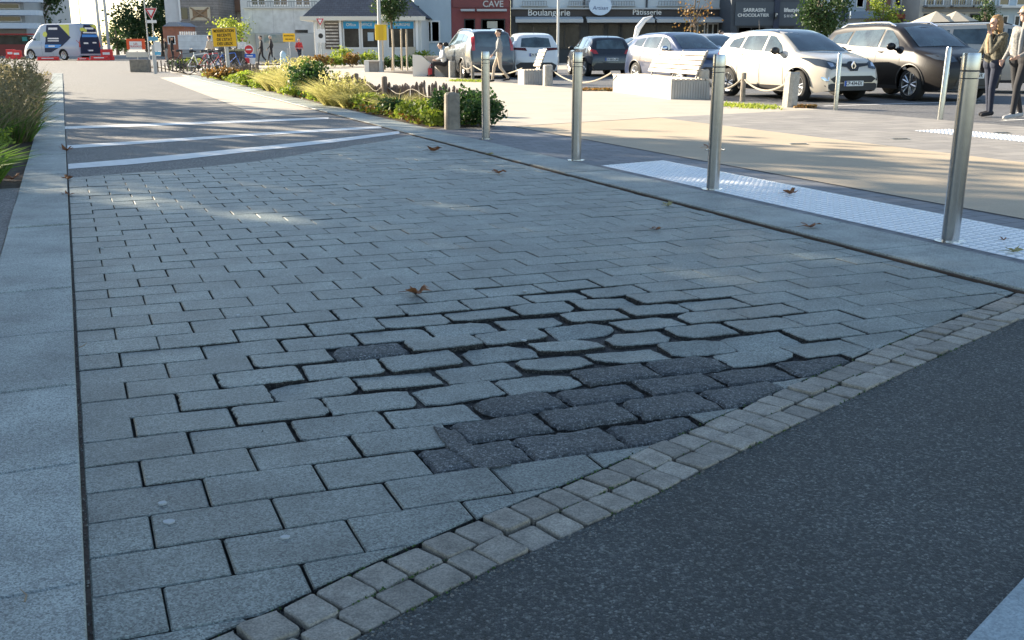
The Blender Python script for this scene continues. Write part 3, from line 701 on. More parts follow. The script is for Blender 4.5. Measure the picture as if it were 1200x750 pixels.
def leafy(name, loc, label, cat, group, seed, r3, n, ls, lm, stems=6):
    rn = random.Random(seed); r = empty(name, loc, 0, label, cat, group)
    mb = MB()
    for k in range(n):
        d = Vector((rn.gauss(0, 1), rn.gauss(0, 1), rn.gauss(0, 1))).normalized() * (rn.random() ** 0.35)
        nn = 0.75 + 0.5 * noise.noise(d * 2.2 + Vector((seed, 0, 0)))
        z = r3[2] * (0.5 + 0.5 * d.z * nn)
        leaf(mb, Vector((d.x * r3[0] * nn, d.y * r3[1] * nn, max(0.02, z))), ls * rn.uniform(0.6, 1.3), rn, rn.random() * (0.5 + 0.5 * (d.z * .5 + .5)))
    st = MB()
    for k in range(stems):
        a = rn.uniform(0, 6.283); st.tube([(0, 0, -0.02), (0.4 * r3[0] * math.cos(a), 0.4 * r3[1] * math.sin(a), r3[2] * rn.uniform(0.4, 0.8))], [0.012, 0.005], 5)
    st.build('stem', M_bark, r); mb.build('foliage', lm, r, fix=False); return r
G_L = 'plants in the left bed'
r = clump('grass_tuft', NT(-0.80, 10.1), 'broad bladed bright green tuft at the near corner of the left bed', 'plant', G_L, 21, [('leaf_blades', LF_grass, 1, 1, 1.0, 0.9)], 0.55, 0.3, 260, 0.009)
clump('grass_tuft', NT(-1.05, 10.7), 'dark green strappy tuft behind the nearest tuft of the left bed', 'plant', G_L, 22, [('leaf_blades', LF_ivy, 1, 1, 1.3, 0.8)], 0.6, 0.3, 260, 0.010)
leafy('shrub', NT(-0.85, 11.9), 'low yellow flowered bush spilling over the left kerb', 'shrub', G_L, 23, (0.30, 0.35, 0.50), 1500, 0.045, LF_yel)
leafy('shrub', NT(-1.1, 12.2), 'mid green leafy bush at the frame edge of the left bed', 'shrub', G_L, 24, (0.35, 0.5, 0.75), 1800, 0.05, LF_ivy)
spec = [(-1.15, 13.6, .95, 'dusty purple seedhead clump third from the front of the left bed'), (-0.75, 14.6, .8, 'brownish feathery clump leaning over the left kerb'),
        (-1.5, 15.6, 1.15, 'tall smoky brown grass clump deep in the left bed'), (-0.85, 16.9, .95, 'bronze seedhead clump at the kerb halfway along the left bed'),
        (-1.6, 18.3, 1.25, 'tallest brown grass clump in the middle of the left bed'), (-0.85, 19.6, .95, 'grey brown clump along the farther kerb of the left bed'),
        (-1.7, 21.8, 1.25, 'hazy brown grass clump farther back in the left bed'), (-0.9, 23.2, 1.0, 'rosy seedhead clump near the far end of the left bed')]
for k, (n_, t_, h_, lb) in enumerate(spec):
    r = clump('ornamental_grass', NT(n_, t_), lb, 'plant', G_L, 30 + k, [('green_blades', LF_grass, .5, .75, .9, .6), ('dry_blades', LF_purp, .5, 1.0, 1.3, .4)], h_ * 0.95, 0.55, 520, 0.006)
    seedheads(r, 60 + k, h_ * 0.9, 0.42, 190, LF_purp)
    if k % 2 == 0:
        mb = MB(); rn = random.Random(k)
        for j in range(700):
            a = rn.uniform(0, 6.28); q = 0.42 * math.sqrt(rn.random()); leaf(mb, Vector((q * math.cos(a), q * math.sin(a), rn.uniform(.05, h_ * .75))), 0.05, rn, rn.random())
        mb.build('foliage', LF_dark, r, fix=False)
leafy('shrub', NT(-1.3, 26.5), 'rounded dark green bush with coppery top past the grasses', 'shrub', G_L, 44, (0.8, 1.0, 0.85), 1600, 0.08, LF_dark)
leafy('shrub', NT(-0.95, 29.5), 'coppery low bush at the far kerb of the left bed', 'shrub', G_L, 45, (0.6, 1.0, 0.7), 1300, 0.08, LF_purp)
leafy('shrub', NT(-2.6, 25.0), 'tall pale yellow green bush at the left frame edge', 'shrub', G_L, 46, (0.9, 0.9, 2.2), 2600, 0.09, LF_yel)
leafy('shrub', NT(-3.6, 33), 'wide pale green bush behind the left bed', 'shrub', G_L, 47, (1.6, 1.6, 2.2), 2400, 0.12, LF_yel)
# ------------------------------------------------------------ middle planting bed
ntsheet('bed_soil', [(4.9, 14.3), (5.95, 14.3), (5.95, 44), (4.9, 44)], 0.012, M_soil)
G_M = 'plants in the middle bed'
rn = random.Random(99); gc = MB()
for k in range(5200):
    t = 14.6 + (rn.random() ** 1.4) * 28; n = rn.uniform(4.98, 5.8); p = NT(n, t, rn.uniform(0.02, 0.16 + 0.10 * noise.noise(Vector((n * 2, t * 1.2, 0)))))
    leaf(gc, p, 0.06 + t * 0.0016, rn, rn.random(), 0.4)
tag(gc.build('ground_cover', LF_yel, fix=False), 'low yellow green creeping ground cover in the middle bed', 'ground cover', kind='stuff')
gc = MB()
for k in range(1500):
    t = 15 + (rn.random() ** 1.2) * 9; n = rn.uniform(4.98, 5.6); leaf(gc, NT(n, t, rn.uniform(0.02, 0.13)), 0.07, rn, rn.random(), 0.5)
tag(gc.build('leaf_litter', LF_aut, fix=False), 'red and orange leaf litter along the kerb of the middle bed', 'leaf litter', kind='stuff')
leafy('ivy_mound', at(565, 150), 'dark glossy ivy mound at the near end of the middle bed', 'ivy', G_M, 71, (0.42, 0.5, 0.58), 2600, 0.06, LF_ivy)
leafy('ivy_mound', at(548, 148), 'lighter ivy mass spilling in front of the second wooden post', 'ivy', G_M, 72, (0.33, 0.4, 0.62), 1800, 0.06, LF_ivy)
leafy('shrub', at(500, 143), 'bright sunlit creeper bush before the stake fence', 'shrub', G_M, 73, (0.36, 0.45, 0.42), 1500, 0.06, LF_yel)
leafy('shrub', at(517, 146), 'green creeper climbing the stakes left of the grey post', 'shrub', G_M, 74, (0.25, 0.3, 0.62), 1200, 0.05, LF_ivy)
leafy('shrub', at(365, 116), 'dense dark green round bush among dry grasses', 'shrub', G_M, 75, (0.62, 0.6, 0.95), 2300, 0.085, LF_ivy)
leafy('shrub', at(292, 101), 'bright green low bush at the far end of the middle bed', 'shrub', G_M, 76, (0.6, 0.9, 0.5), 1300, 0.1, LF_yel)
leafy('shrub', at(318, 104), 'yellow green bush next to the far stakes', 'shrub', G_M, 77, (0.5, 0.8, 0.55), 1200, 0.1, LF_yel)
leafy('shrub', at(262, 94), 'low straggly bush beneath the yellow sign', 'shrub', G_M, 78, (0.9, 0.9, 0.5), 1200, 0.11, LF_aut)
for k, (px, py, r3, m_, lb) in enumerate([(433, 128, (.42, .4, .34), LF_yel, 'sunlit green cushion plant left of the second fence post'), (462, 136, (.4, .4, .34), LF_ivy, 'mid green cushion plant at the foot of the stakes'),
        (484, 141, (.38, .4, .36), LF_yel, 'bright leafy plant halfway between second post and grey post'), (404, 121, (.4, .45, .42), LF_ivy, 'dark leafy plant behind the rusty grass'), (378, 121, (.4, .45, .4), LF_yel, 'yellow green cushion at the kerb below the round bush'),
        (310, 106, (.55, .6, .4), LF_yel, 'bright green cushion plant before the golden grass'), (345, 114, (.45, .5, .35), LF_yel, 'leafy lime plant at the kerb below the straw grass'), (512, 147, (.33, .35, .3), LF_yel, 'small lime creeper right before the grey post')]):
    leafy('shrub', at(px, py), lb, 'shrub', G_M, 500 + k, r3, 1100, 0.06, m_)
for k, (px, py, h_, lb) in enumerate([(340, 110, .95, 'tall sunlit straw coloured grass left of the round bush'), (325, 107, .85, 'golden dry grass tuft farthest along the bed'), (352, 112, 1.0, 'pale feather grass directly before the round bush'),
        (395, 124, .75, 'rusty upright dry grass between round bush and fence'), (406, 125, .6, 'wide pale dry tuft at the foot of the stake fence'), (418, 127, .5, 'low blond grass tuft beside the first fence post'),
        (467, 134, .55, 'orange brown grass tuft against the stakes right of the second post'), (385, 119, .7, 'yellow dry tuft at the right foot of the round bush')]):
    r = clump('dry_grass_tuft', at(px, py), lb, 'grass', G_M, 80 + k, [('dry_blades', LF_dry, 1, 1, 1.0, .7)], h_, 0.55, 620, 0.006)
    if k < 5: seedheads(r, 180 + k, h_ * .85, 0.4, 90, LF_dry, 0.035)
# ------------------------------------------------------------ chestnut stake fence
M_stake = mat('weathered_chestnut', (0.17, 0.13, 0.105), 0.9, var=0.35, vscale=5, bump=0.004, bscale=40, tone=0.3)
M_rope = mat('pale_rope', (0.36, 0.32, 0.26), 0.9, var=0.1, vscale=30)
rn = random.Random(5)
fr = empty('stake_fence', NT(5.95, 17), 0, 'low weathered chestnut stake fence with a pale rope behind the middle bed', 'fence')
def rel(p): return Vector((p.x - fr.location.x, p.y - fr.location.y, p.z))
fence_line = [at(547, 137), at(500, 133), at(452, 126), at(419, 119), at(385, 111), at(340, 103), at(300, 95), at(262, 88)]
seglen = [(b - a).length for a, b in zip(fence_line, fence_line[1:])]
def fpos(s):
    for i, l in enumerate(seglen):
        if s <= l: return fence_line[i] + (fence_line[i + 1] - fence_line[i]) * (s / l)
        s -= l
    return fence_line[-1]
s = 0.0; cnt = 0; rest = MB(); tot = sum(seglen)
while s < tot:
    p = rel(fpos(s)); h = 0.47 + rn.gauss(0, 0.03) + 0.06 * math.sin(s * 1.3); w = rn.uniform(0.025, 0.04); lx, ly = rn.gauss(0, 0.02), rn.gauss(0, 0.012)
    mb = MB() if cnt < 99 else rest
    mb.tube([(p.x, p.y, -0.05), (p.x + lx * .5, p.y + ly * .5, h * 0.5), (p.x + lx, p.y + ly, h * 0.93), (p.x + lx, p.y + ly, h)], [w, w * 0.95, w * 0.9, w * 0.35], 6, tone=rn.random())
    if cnt < 99: mb.build('stake', M_stake, fr)
    cnt += 1; s += rn.uniform(0.06, 0.09) if cnt < 160 else rn.uniform(0.12, 0.2)
rs = rest.build('stakes', M_stake, fr); rs['kind'] = 'stuff'
for px, py in ((452, 127), (419, 120), (340, 103), (303, 96)):
    p = rel(at(px, py)); MB().tube([(p.x, p.y - 0.06, -0.05), (p.x, p.y - 0.06, 0.6), (p.x, p.y - 0.06, 0.62)], [0.06, 0.055, 0.03], 9).build('post', M_stake, fr)
rp = []
for i in range(60):
    p = rel(fpos(0.3 + i * 0.2)); rp.append((p.x - 0.04, p.y - 0.07, 0.36 + 0.06 * math.cos(i * 0.9)))
MB().tube(rp, 0.008, 6).build('rope', M_rope, fr, smooth=True)
M_postw = mat('grey_timber', (0.25, 0.22, 0.18), 0.9, var=0.35, vscale=6, bump=0.006, bscale=25)
def stump(name, px, py, h, w, label, cat, group=None, m=None, rz=0.3, lean=0.0):
    mb = MB(); pr = [(w * (0.5 + 0.03 * rnd.random()) * math.cos(t + .785) * (1.22), w * 0.5 * math.sin(t + .785) * 1.22) for t in [0, 0.25, 1.32, 1.57, 1.82, 2.89, 3.14, 3.39, 4.46, 4.71, 4.96, 6.03]]
    n = len(pr); vs = [(x, y, -0.05) for x, y in pr] + [(x * .97, y * .97, h * .96) for x, y in pr] + [(x * .85, y * .85, h + rnd.gauss(0, .006)) for x, y in pr]
    fs = [(i, (i + 1) % n, n + (i + 1) % n, n + i) for i in range(n)] + [(n + i, n + (i + 1) % n, 2 * n + (i + 1) % n, 2 * n + i) for i in range(n)] + [tuple(range(2 * n, 3 * n))]
    mb.add(vs, fs); o = mb.build(name, m or M_postw); o.location = at(px, py); o.rotation_euler = (0, lean, rz); return tag(o, label, cat, group)
stump('wooden_post', 530, 152, 0.53, 0.20, 'thick squat grey timber post at the near end of the bed', 'post', 'squat timber posts in the bed')
stump('wooden_post', 551, 136, 0.45, 0.17, 'shorter timber post half sunk in ivy behind the thick one', 'post', 'squat timber posts in the bed')
M_gran = mat('rough_granite_post', (0.40, 0.38, 0.34), 0.9, var=0.2, vscale=9, bump=0.008, bscale=30, speck=0.2, sscale=120)
stump('granite_post', 925, 126, 0.69, 0.24, 'short rough granite post in front of the beige car', 'post', 'granite posts by the car park', M_gran, 0.5, R(2))
stump('granite_post', 822, 116, 0.66, 0.25, 'pale square granite post at the right end of the long bench', 'post', 'granite posts by the car park', M_gran, 0.3)
stump('granite_post', 642, 101, 0.62, 0.25, 'pale granite post beside the small bench', 'post', 'granite posts by the car park', M_gran, 0.3)
stump('granite_post', 530, 91, 0.62, 0.22, 'granite post at the right of the planter seat', 'post', 'granite posts by the car park', M_gran, 0.3)
# timber posts carrying ropes
def wpost(px, py, h, label):
    o = MB().tube([(0, 0, -0.05), (0, 0, h * .97), (0, 0, h)], [0.06, 0.055, 0.045], 9).build('rope_post', M_postw); o.location = at(px, py); return tag(o, label, 'post', 'timber rope posts round the car park')
wpost(870, 119, 0.62, 'timber rope post before the rear wheel of the beige car')
wpost(554, 93, 0.62, 'timber rope post behind the farthest bollard')
wpost(541, 92, 0.55, 'timber rope post near the seated person')
def rope(a, b, sag, label, ha=0.5, hb=0.5):
    A = at(*a, 0) + Vector((0, 0, ha)); B = at(*b, 0) + Vector((0, 0, hb)); pts = []
    for i in range(13):
        t = i / 12; p = A.lerp(B, t); p.z -= sag * 4 * t * (1 - t); pts.append(p - A)
    o = MB().tube(pts, 0.02, 6).build('rope', M_rope, smooth=True); o.location = A; return tag(o, label, 'rope', 'ropes slung between posts')
rope((870, 119), (922, 125), 0.22, 'pale rope sagging in front of the beige car between post and granite')
rope((825, 116), (868, 119), 0.25, 'pale rope from the granite post to the timber post behind the second bollard')
rope((646, 101), (716, 108), 0.32, 'long low rope below the black hatchback')
rope((554, 93), (612, 99), 0.25, 'rope running right from the post behind the farthest bollard')
rope((541, 92), (554, 93), 0.15, 'short rope between the two timber posts near the dark minivan')
# verge grass strips at the car park edge
for (pa, pb, lb, sd_) in (((845, 124), (905, 127), 'sunlit grass strip below the beige car', 1), ((530, 95), (566, 96), 'grass strip behind the farthest bollard', 2)):
    A, B = at(*pa), at(*pb); mb = MB(); rn = random.Random(sd_)
    for k in range(700):
        p = A.lerp(B, rn.random()) + Vector((rn.gauss(0, .1), rn.gauss(0, .35), 0.0)); blade(mb, p, Vector((rn.gauss(0, .4), rn.gauss(0, .4), 1)), rn.uniform(.04, .13), .012, rn, rn.random())
    tag(mb.build('grass_strip', LF_yel, fix=False), lb, 'grass', kind='stuff')
mb = MB(); rn = random.Random(31)
for k in range(260):
    p = at(930 + rn.random() * 26, 126 + rn.uniform(-1.2, 1.2)); leaf(mb, p + Vector((0, 0, .03)), .08, rn, rn.random(), .5)
for k in range(420):
    p = at(672 + rn.random() * 50, 106 + rn.uniform(-1, 1)); leaf(mb, p + Vector((0, 0, .03)), .12, rn, rn.random(), .5)
tag(mb.build('dry_leaf_litter', LF_aut, fix=False), 'dry leaf litter along the car park edge', 'leaf litter', kind='stuff')

# ------------------------------------------------------------ benches
M_slat = mat('pale_bench_timber', (0.56, 0.50, 0.42), 0.7, var=0.12, vscale=6)
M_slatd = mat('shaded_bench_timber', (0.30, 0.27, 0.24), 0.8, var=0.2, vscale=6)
M_conc = mat('ribbed_concrete', (0.43, 0.42, 0.40), 0.85, var=0.1, vscale=3)
def bench(loc, ang, L, label, back=(0.0, 1.0), wd=0.95):
    # local x along the bench, y=0 front face, y=wd rear face
    r = empty('bench', loc, ang, label, 'bench', 'timber and concrete benches')
    box_obj('concrete_base', M_conc, r, 0, L, 0, wd, -0.05, 0.42, bevel=0.01)
    mb = MB()
    for k in range(14):
        y = 0.03 + k * (wd - .06) / 14; mb.box(L, L + 0.02, y, y + (wd - .06) / 14 * .55, 0.0, 0.40)
    mb.build('end_ribs', M_conc, r)
    ns = 8
    for k in range(ns):
        y = -0.01 + k * (wd + .02) / ns; box_obj('slat', M_slat, r, -0.02, L + 0.02, y, y + (wd + .02) / ns * 0.72, 0.425, 0.465)
    b0, b1 = back[0] * L, back[1] * L
    for k in range(5):
        z = 0.56 + k * 0.105; y = wd * .62 + k * 0.045
        mb = MB(); mb.M = Matrix.Translation((0, y, z)) @ Matrix.Rotation(R(-18), 4, 'X'); mb.box(b0, b1, 0, 0.035, 0, 0.085); mb.build('back_slat', M_slat, r)
    for x in (b0 + 0.12, (b0 + b1) / 2, b1 - 0.12):
        MB().tube([(x, wd * .66, 0.44), (x, wd * .68 + .26, 1.08)], 0.022, 6).build('back_support', mat('bench_steel', (.2, .2, .21), .5, metal=.7), r)
    return r
def dirang(a, b): d = b - a; return math.atan2(d.y, d.x)
pA, pB = at(718, 107.5), at(786, 117)
bench(pA, dirang(pA, pB), (pB - pA).length, 'long slatted bench with a backrest before the navy car', (0.25, 1.0))
pA, pB = at(612, 97.5), at(615, 99.6)
d_ = Vector((0.47, -0.88, 0)); bench(at(613, 99.5) - d_ * 0.35, math.atan2(d_.y, d_.x), 0.42, 'small slatted seat with a backrest behind the white car bumper', (0.0, 1.0), 0.9)
# planter seat with tilted white side and the small block seat
r = empty('planter_box', at(484, 90), 0, 'white sided planter seat with a seated person', 'planter', None)
MB().prism_y([(0, 0), (1.25, 0), (0.35, 0.80), (0, 0.84)], 0.0, 0.1).build('white_side', mat('white_concrete', (.68, .66, .62), .7), r)
MB().prism_y([(0.40, 0.78), (1.3, 0.02), (1.75, 0.02), (1.75, .1), (1.1, .78)], 0.12, 0.9).build('slatted_slope', M_slatd, r)
box_obj('seat_block', M_conc, r, 0.9, 2.0, 0.15, 0.8, 0, 0.44, bevel=.01)
leafy('potted_grass', at(508, 89) + Vector((0.1, -.12, 0)), 'small green tufts at the foot of the planter seat', 'plant', None, 5, (0.5, 0.1, 0.25), 160, 0.06, LF_yel)
r = empty('block_seat', at(427, 84.5), 0, 'low cream block seat with slatted front by the lamp mast', 'bench')
box_obj('side', mat('white_concrete', (.68, .66, .62), .7), r, 0, 0.22, 0, 0.6, 0, 0.52, bevel=.01); box_obj('top', M_slat, r, 0.221, 0.85, -0.02, 0.6, 0.46, 0.52); box_obj('front', M_slatd, r, 0.221, 0.83, 0.05, 0.55, 0, 0.458)

# ------------------------------------------------------------ vehicles
def interp(pts, x):
    if x <= pts[0][0]: return pts[0][1]
    for (x0, y0), (x1, y1) in zip(pts, pts[1:]):
        if x <= x1:
            t = (x - x0) / (x1 - x0); return y0 + (y1 - y0) * t
    return pts[-1][1]
def smoothi(pts, x, w=0.07):
    return (interp(pts, x - w) + 2 * interp(pts, x) + interp(pts, x + w)) / 4
M_glass = mat('car_glass', (0.05, 0.075, 0.085), 0.04, spec=0.9, coat=0.6, var=0.7, vscale=2.2)  # mottled colour imitates reflections and a glimpsed interior
M_tyre = mat('tyre_rubber', (0.018, 0.018, 0.018), 0.85)
M_rim = mat('alloy_rim', (0.55, 0.56, 0.57), 0.28, metal=0.9)
M_blackp = mat('black_plastic', (0.02, 0.02, 0.021), 0.5)
M_chrome = mat('chrome', (0.75, 0.76, 0.78), 0.12, metal=1.0)
M_lampg = mat('headlight_glass', (0.09, 0.11, 0.13), 0.06, metal=0.5, spec=0.9)
M_red = mat('tail_light_red', (0.40, 0.02, 0.02), 0.15, spec=0.8)
M_plate = mat('plate_white', (0.75, 0.76, 0.75), 0.5)
M_blue = mat('plate_blue', (0.02, 0.10, 0.45), 0.5)
M_ink = mat('black_ink', (0.015, 0.015, 0.015), 0.6)
M_under = mat('car_underside', (0.01, 0.01, 0.01), 0.9)
def hit(bvh, o, d):
    h = bvh.ray_cast(o, d)[0]
    if h is None: h = bvh.ray_cast(o + Vector((0.0013, 0.0017, 0.0011)), d)[0]
    if h is None: h = bvh.find_nearest(o + d * 2.5)[0]
    return h
def panel_mesh(polys, bvh, origin, dirv, plane, off=0.007, step=0.07):
    """polygons in 2D laid on the body by shooting rays; plane maps (a,b) to a 3D start point"""
    mb = MB()
    for poly in polys:
        pts = []
        n = len(poly)
        for i in range(n):
            a, b = Vector(poly[i]), Vector(poly[(i + 1) % n]); k = max(1, int((b - a).length / step))
            for j in range(k): pts.append(a + (b - a) * (j / k))
        nb = len(pts); x0 = min(p.x for p in pts); x1 = max(p.x for p in pts); y0 = min(p.y for p in pts); y1 = max(p.y for p in pts)
        extra = []
        x = x0 + step / 2
        while x < x1:
            y = y0 + step / 2
            while y < y1:
                q = Vector((x, y))
                if inpoly(q, pts) and min((q - p).length for p in pts) > step * 0.45: extra.append(q)
                y += step
            x += step
        vv, ee, ff, *_ = geometry.delaunay_2d_cdt(pts + extra, [(i, (i + 1) % nb) for i in range(nb)], [list(range(nb))], 1, 1e-5)
        v3 = []
        for p in vv:
            o = plane(p.x, p.y); h = bvh.ray_cast(o, dirv)
            if h[0] is None:
                h = bvh.find_nearest(o + dirv * 2.0)
            nrm = h[1]
            if nrm.dot(dirv) > 0: nrm = -nrm
            v3.append(h[0] + nrm * off)
        mb.add(v3, [tuple(f) for f in ff])
    return mb
def car(label, loc, heading, sp, paint, roofm=None, ref=(0, 0), group='cars parked round the square', name='parked_car'):
    L, W, Hh, wb, fo, wr = sp['L'], sp['W'], sp['H'], sp['wb'], sp['fo'], sp['wr']
    root = empty(name, (0, 0, 0), heading, label, sp.get('cat', 'car'), group)
    top, belt = sp['top'], sp['belt']
    xw = (fo, fo + wb); AR = wr + 0.055
    xs = set(); x = 0
    while x < L: xs.add(round(x, 4)); x += 0.07
    for e in (0.0, 0.02, 0.05, 0.1, 0.15, L - 0.15, L - 0.1, L - 0.05, L - 0.02, L): xs.add(round(e, 4))
    for c in xw:
        for k in range(17): xs.add(round(c - AR * math.cos(math.pi * k / 16), 4))
        xs.add(round(c - AR - 0.004, 4)); xs.add(round(c + AR + 0.004, 4))
    xs = sorted(xs)
    def plan(x):
        k = 1.0
        if x < 1.0: k -= sp.get('nose', 0.26) * (1 - x / 1.0) ** 2.6
        if x > L - 0.8: k -= sp.get('tail', 0.16) * ((x - (L - 0.8)) / 0.8) ** 2.6
        return k
    zb0 = sp.get('zb', 0.2)
    def zbot(x):
        z = interp([(0, zb0 + .05), (0.25, zb0), (L - 0.3, zb0), (L, zb0 + .06)], x)
        for c in xw:
            d = abs(x - c)
            if d <= AR: z = max(z, wr + math.sqrt(max(0, AR * AR - d * d)))
        return z
    rowsv = []; nlow, nside, nroof = 9, 5, 7
    tum = sp.get('tumble', 0.78)
    for x in xs:
        zt = smoothi(top, x, 0.05); zl = min(interp(belt, x), zt - 0.05); zb = min(zbot(x), zl - 0.06); w = W / 2 * plan(x)
        pts = []
        for i in range(nlow + 1):
            t = i / nlow; z = zb + (zl - zb) * t
            q = (z - 0.2) / max(0.2, (zl - 0.2))
            y = w * (0.93 + 0.085 * math.sin(math.pi * min(1, max(0, q)) ** 0.8 * 0.82) - 0.035 * max(0, q - 0.75) / 0.25)
            pts.append((y, z))
        yb = pts[-1][0]; hgt = zt - zl; gw = min(1.0, hgt / (Hh * 0.30))
        yr = yb * (1 - (1 - tum) * gw) - 0.02
        zr = zt - min(0.10, hgt * 0.45)
        for i in range(1, nside + 1):
            t = i / nside; pts.append((yb + (yr - yb) * (t ** 1.15), zl + (zr - zl) * t))
        for i in range(1, nroof + 1):
            t = i / nroof; a = t * math.pi / 2
            pts.append((yr * (1 - t) ** 1.0 if False else yr * math.cos(a) ** 0.55 if t < 1 else 0.0, zr + (zt - zr) * math.sin(a) ** 0.8))
        rowsv.append(pts)
    m = len(rowsv[0]); mb = MB(); X = lambda x: L / 2 - x
    vs = []
    for x, pts in zip(xs, rowsv):
        for y, z in pts: vs.append((X(x), y, z))
        for y, z in reversed(pts[:-1]): vs.append((X(x), -y, z))
    n = 2 * m - 1
    fs = []
    for i in range(len(xs) - 1):
        for j in range(n - 1): fs.append((i * n + j, i * n + j + 1, (i + 1) * n + j + 1, (i + 1) * n + j))
    fs.append(tuple(range(n))); fs.append(tuple(range((len(xs) - 1) * n + n - 1, (len(xs) - 1) * n - 1, -1)))
    mb.add(vs, fs)
    body = mb.build('body', paint, root, smooth=True)
    bvh = BVHTree.FromPolygons([Vector(v) for v in vs], [tuple(f) for f in fs])
    # under body
    box_obj('underbody', M_under, root, -L / 2 + 0.25, L / 2 - 0.25, -W / 2 + 0.24, W / 2 - 0.24, zb0 + 0.02, 0.62)
    # glass
    for sgn in (1, -1):
        for wpoly in sp['side']:
            poly = [(X(a), b) for a, b in wpoly]
            panel_mesh([poly], bvh, None, Vector((0, -sgn, 0)), lambda a, b: Vector((a, sgn * 3, b))).build('side_window', M_glass, root, smooth=True)
        if sp.get('trim'):
            for tp, tm in sp['trim']:
                poly = [(X(a), b) for a, b in tp]
                panel_mesh([poly], bvh, None, Vector((0, -sgn, 0)), lambda a, b: Vector((a, sgn * 3, b)), 0.012).build('side_trim', tm, root, smooth=True)
        # mirror and handles
        mx, mz = sp['mirror']
        h = hit(bvh, Vector((X(mx), sgn * 3, mz)), Vector((0, -sgn, 0)))
        mm = MB(); mm.ball((X(mx), h.y + sgn * 0.15, mz + 0.02), (0.07, 0.12, 0.085), 12, 8); mm.tube([(X(mx), h.y - sgn * .02, mz - .06), (X(mx), h.y + sgn * 0.1, mz - .02)], 0.025, 6)
        mm.build('wing_mirror', sp.get('mirror_m', M_blackp), root, smooth=True)
        for hx, hz in sp['handles']:
            h = hit(bvh, Vector((X(hx), sgn * 3, hz)), Vector((0, -sgn, 0)))
            MB().tube([(X(hx) - .09, h.y + sgn * .005, hz), (X(hx), h.y + sgn * .035, hz), (X(hx) + .09, h.y + sgn * .005, hz)], 0.013, 6).build('door_handle', sp.get('handle_m', paint), root, smooth=True)
        # door seams
        for sx in sp.get('seams', []):
            poly = [(X(sx) - .006, 0.33), (X(sx) + .006, 0.33), (X(sx) + .006, interp(belt, sx) - .02), (X(sx) - .006, interp(belt, sx) - .02)]
            panel_mesh([poly], bvh, None, Vector((0, -sgn, 0)), lambda a, b: Vector((a, sgn * 3, b)), 0.004).build('door_seam', M_ink, root)
        # arch trim
        for c in xw:
            pts = []
            for k in range(15):
                a = math.pi * k / 14; px_, pz = X(c - (AR + .012) * math.cos(a)), wr + (AR + .012) * math.sin(a)
                h = bvh.ray_cast(Vector((px_, sgn * 3, pz)), Vector((0, -sgn, 0)))
                if h[0]: pts.append((px_, h[0].y + sgn * 0.004, pz))
            if len(pts) > 3: MB().tube(pts, sp.get('archr', 0.02), 6).build('arch_trim', sp.get('arch_m', M_blackp), root, smooth=True)
            # wheels
            we = empty('wheel', (X(c), sgn * (W / 2 - 0.125), wr)); we.parent = root
            MB().lathe([(wr * .62, -.10), (wr * .9, -.11), (wr * .985, -.085), (wr, -.04), (wr, .04), (wr * .985, .085), (wr * .9, .11), (wr * .64, .10)], 32, 'y').build('tyre', M_tyre, we, smooth=True)
            rm = MB(); rm.lathe([(wr * .66, sgn * .10), (wr * .70, sgn * .112), (wr * .64, sgn * .108), (wr * .61, sgn * .05), (wr * .60, -.09)], 32, 'y')
            for k in range(5):
                for dq in (-0.14, 0.14):
                    a0 = 2 * math.pi * k / 5 + dq * 0.6; a1 = 2 * math.pi * k / 5 + dq * 1.6
                    p0 = Vector((math.cos(a0) * wr * .1, sgn * .085, math.sin(a0) * wr * .1)); p1 = Vector((math.cos(a1) * wr * .64, sgn * .10, math.sin(a1) * wr * .64))
                    rm.tube([p0, p1], [wr * .06, wr * .055], 6)
            rm.lathe([(0.001, sgn * .10), (wr * .12, sgn * .098), (wr * .15, sgn * .07)], 16, 'y')
            rm.build('rim', M_rim, we, smooth=True)
            MB().lathe([(0.001, sgn * .02), (wr * .6, sgn * .02), (wr * .6, sgn * .0)], 24, 'y').build('brake_disc', M_under, we)
    F = lambda a, b: Vector((4, a, b)); Bk = lambda a, b: Vector((-4, a, b))
    def front(nm, poly, m_, off=.007, mirror=True):
        for pl in ([poly, [(-a, b) for a, b in reversed(poly)]] if mirror else [poly]):
            panel_mesh([pl], bvh, None, Vector((-1, 0, 0)), F, off, 0.06).build(nm, m_, root, smooth=True)
    def back(nm, poly, m_, off=.007, mirror=True):
        for pl in ([poly, [(-a, b) for a, b in reversed(poly)]] if mirror else [poly]):
            panel_mesh([pl], bvh, None, Vector((1, 0, 0)), Bk, off, 0.06).build(nm, m_, root, smooth=True)
    sym = lambda half: half + [(-a, b) for a, b in reversed(half)]
    front('windscreen', sym(sp['ws']), M_glass, mirror=False)
    back('rear_window', sym(sp['rw']), M_glass, mirror=False)
    for nm, poly, m_, off, mir in sp['front']: front(nm, poly if mir else sym(poly), m_, off, mir)
    for nm, poly, m_, off, mir in sp['rear']: back(nm, poly if mir else sym(poly), m_, off, mir)
    # number plates
    for sgn, z, k_ in ((1, sp['plate_f'], 0), (-1, sp['plate_r'], 1)):
        o = Vector((sgn * 4, 0, z)); h = hit(bvh, o, Vector((-sgn, 0, 0))); x = h.x + sgn * .03
        p = box_obj('number_plate', M_plate, root, x - .01, x + .01, -.26, .26, z - .055, z + .055)
        box_obj('blue_band', M_blue, p, x + sgn * .0102 - .001, x + sgn * .0102 + .001, (.21 if sgn < 0 else -.26), (.26 if sgn < 0 else -.21), z - .055, z + .055)
        if sp.get('plate'):
            text(sp['plate'], 'lettering', M_ink, p, (x + sgn * .012, 0, z), .115, (math.pi / 2, 0, sgn * math.pi / 2), .001, bold=.002, sx=0.85)
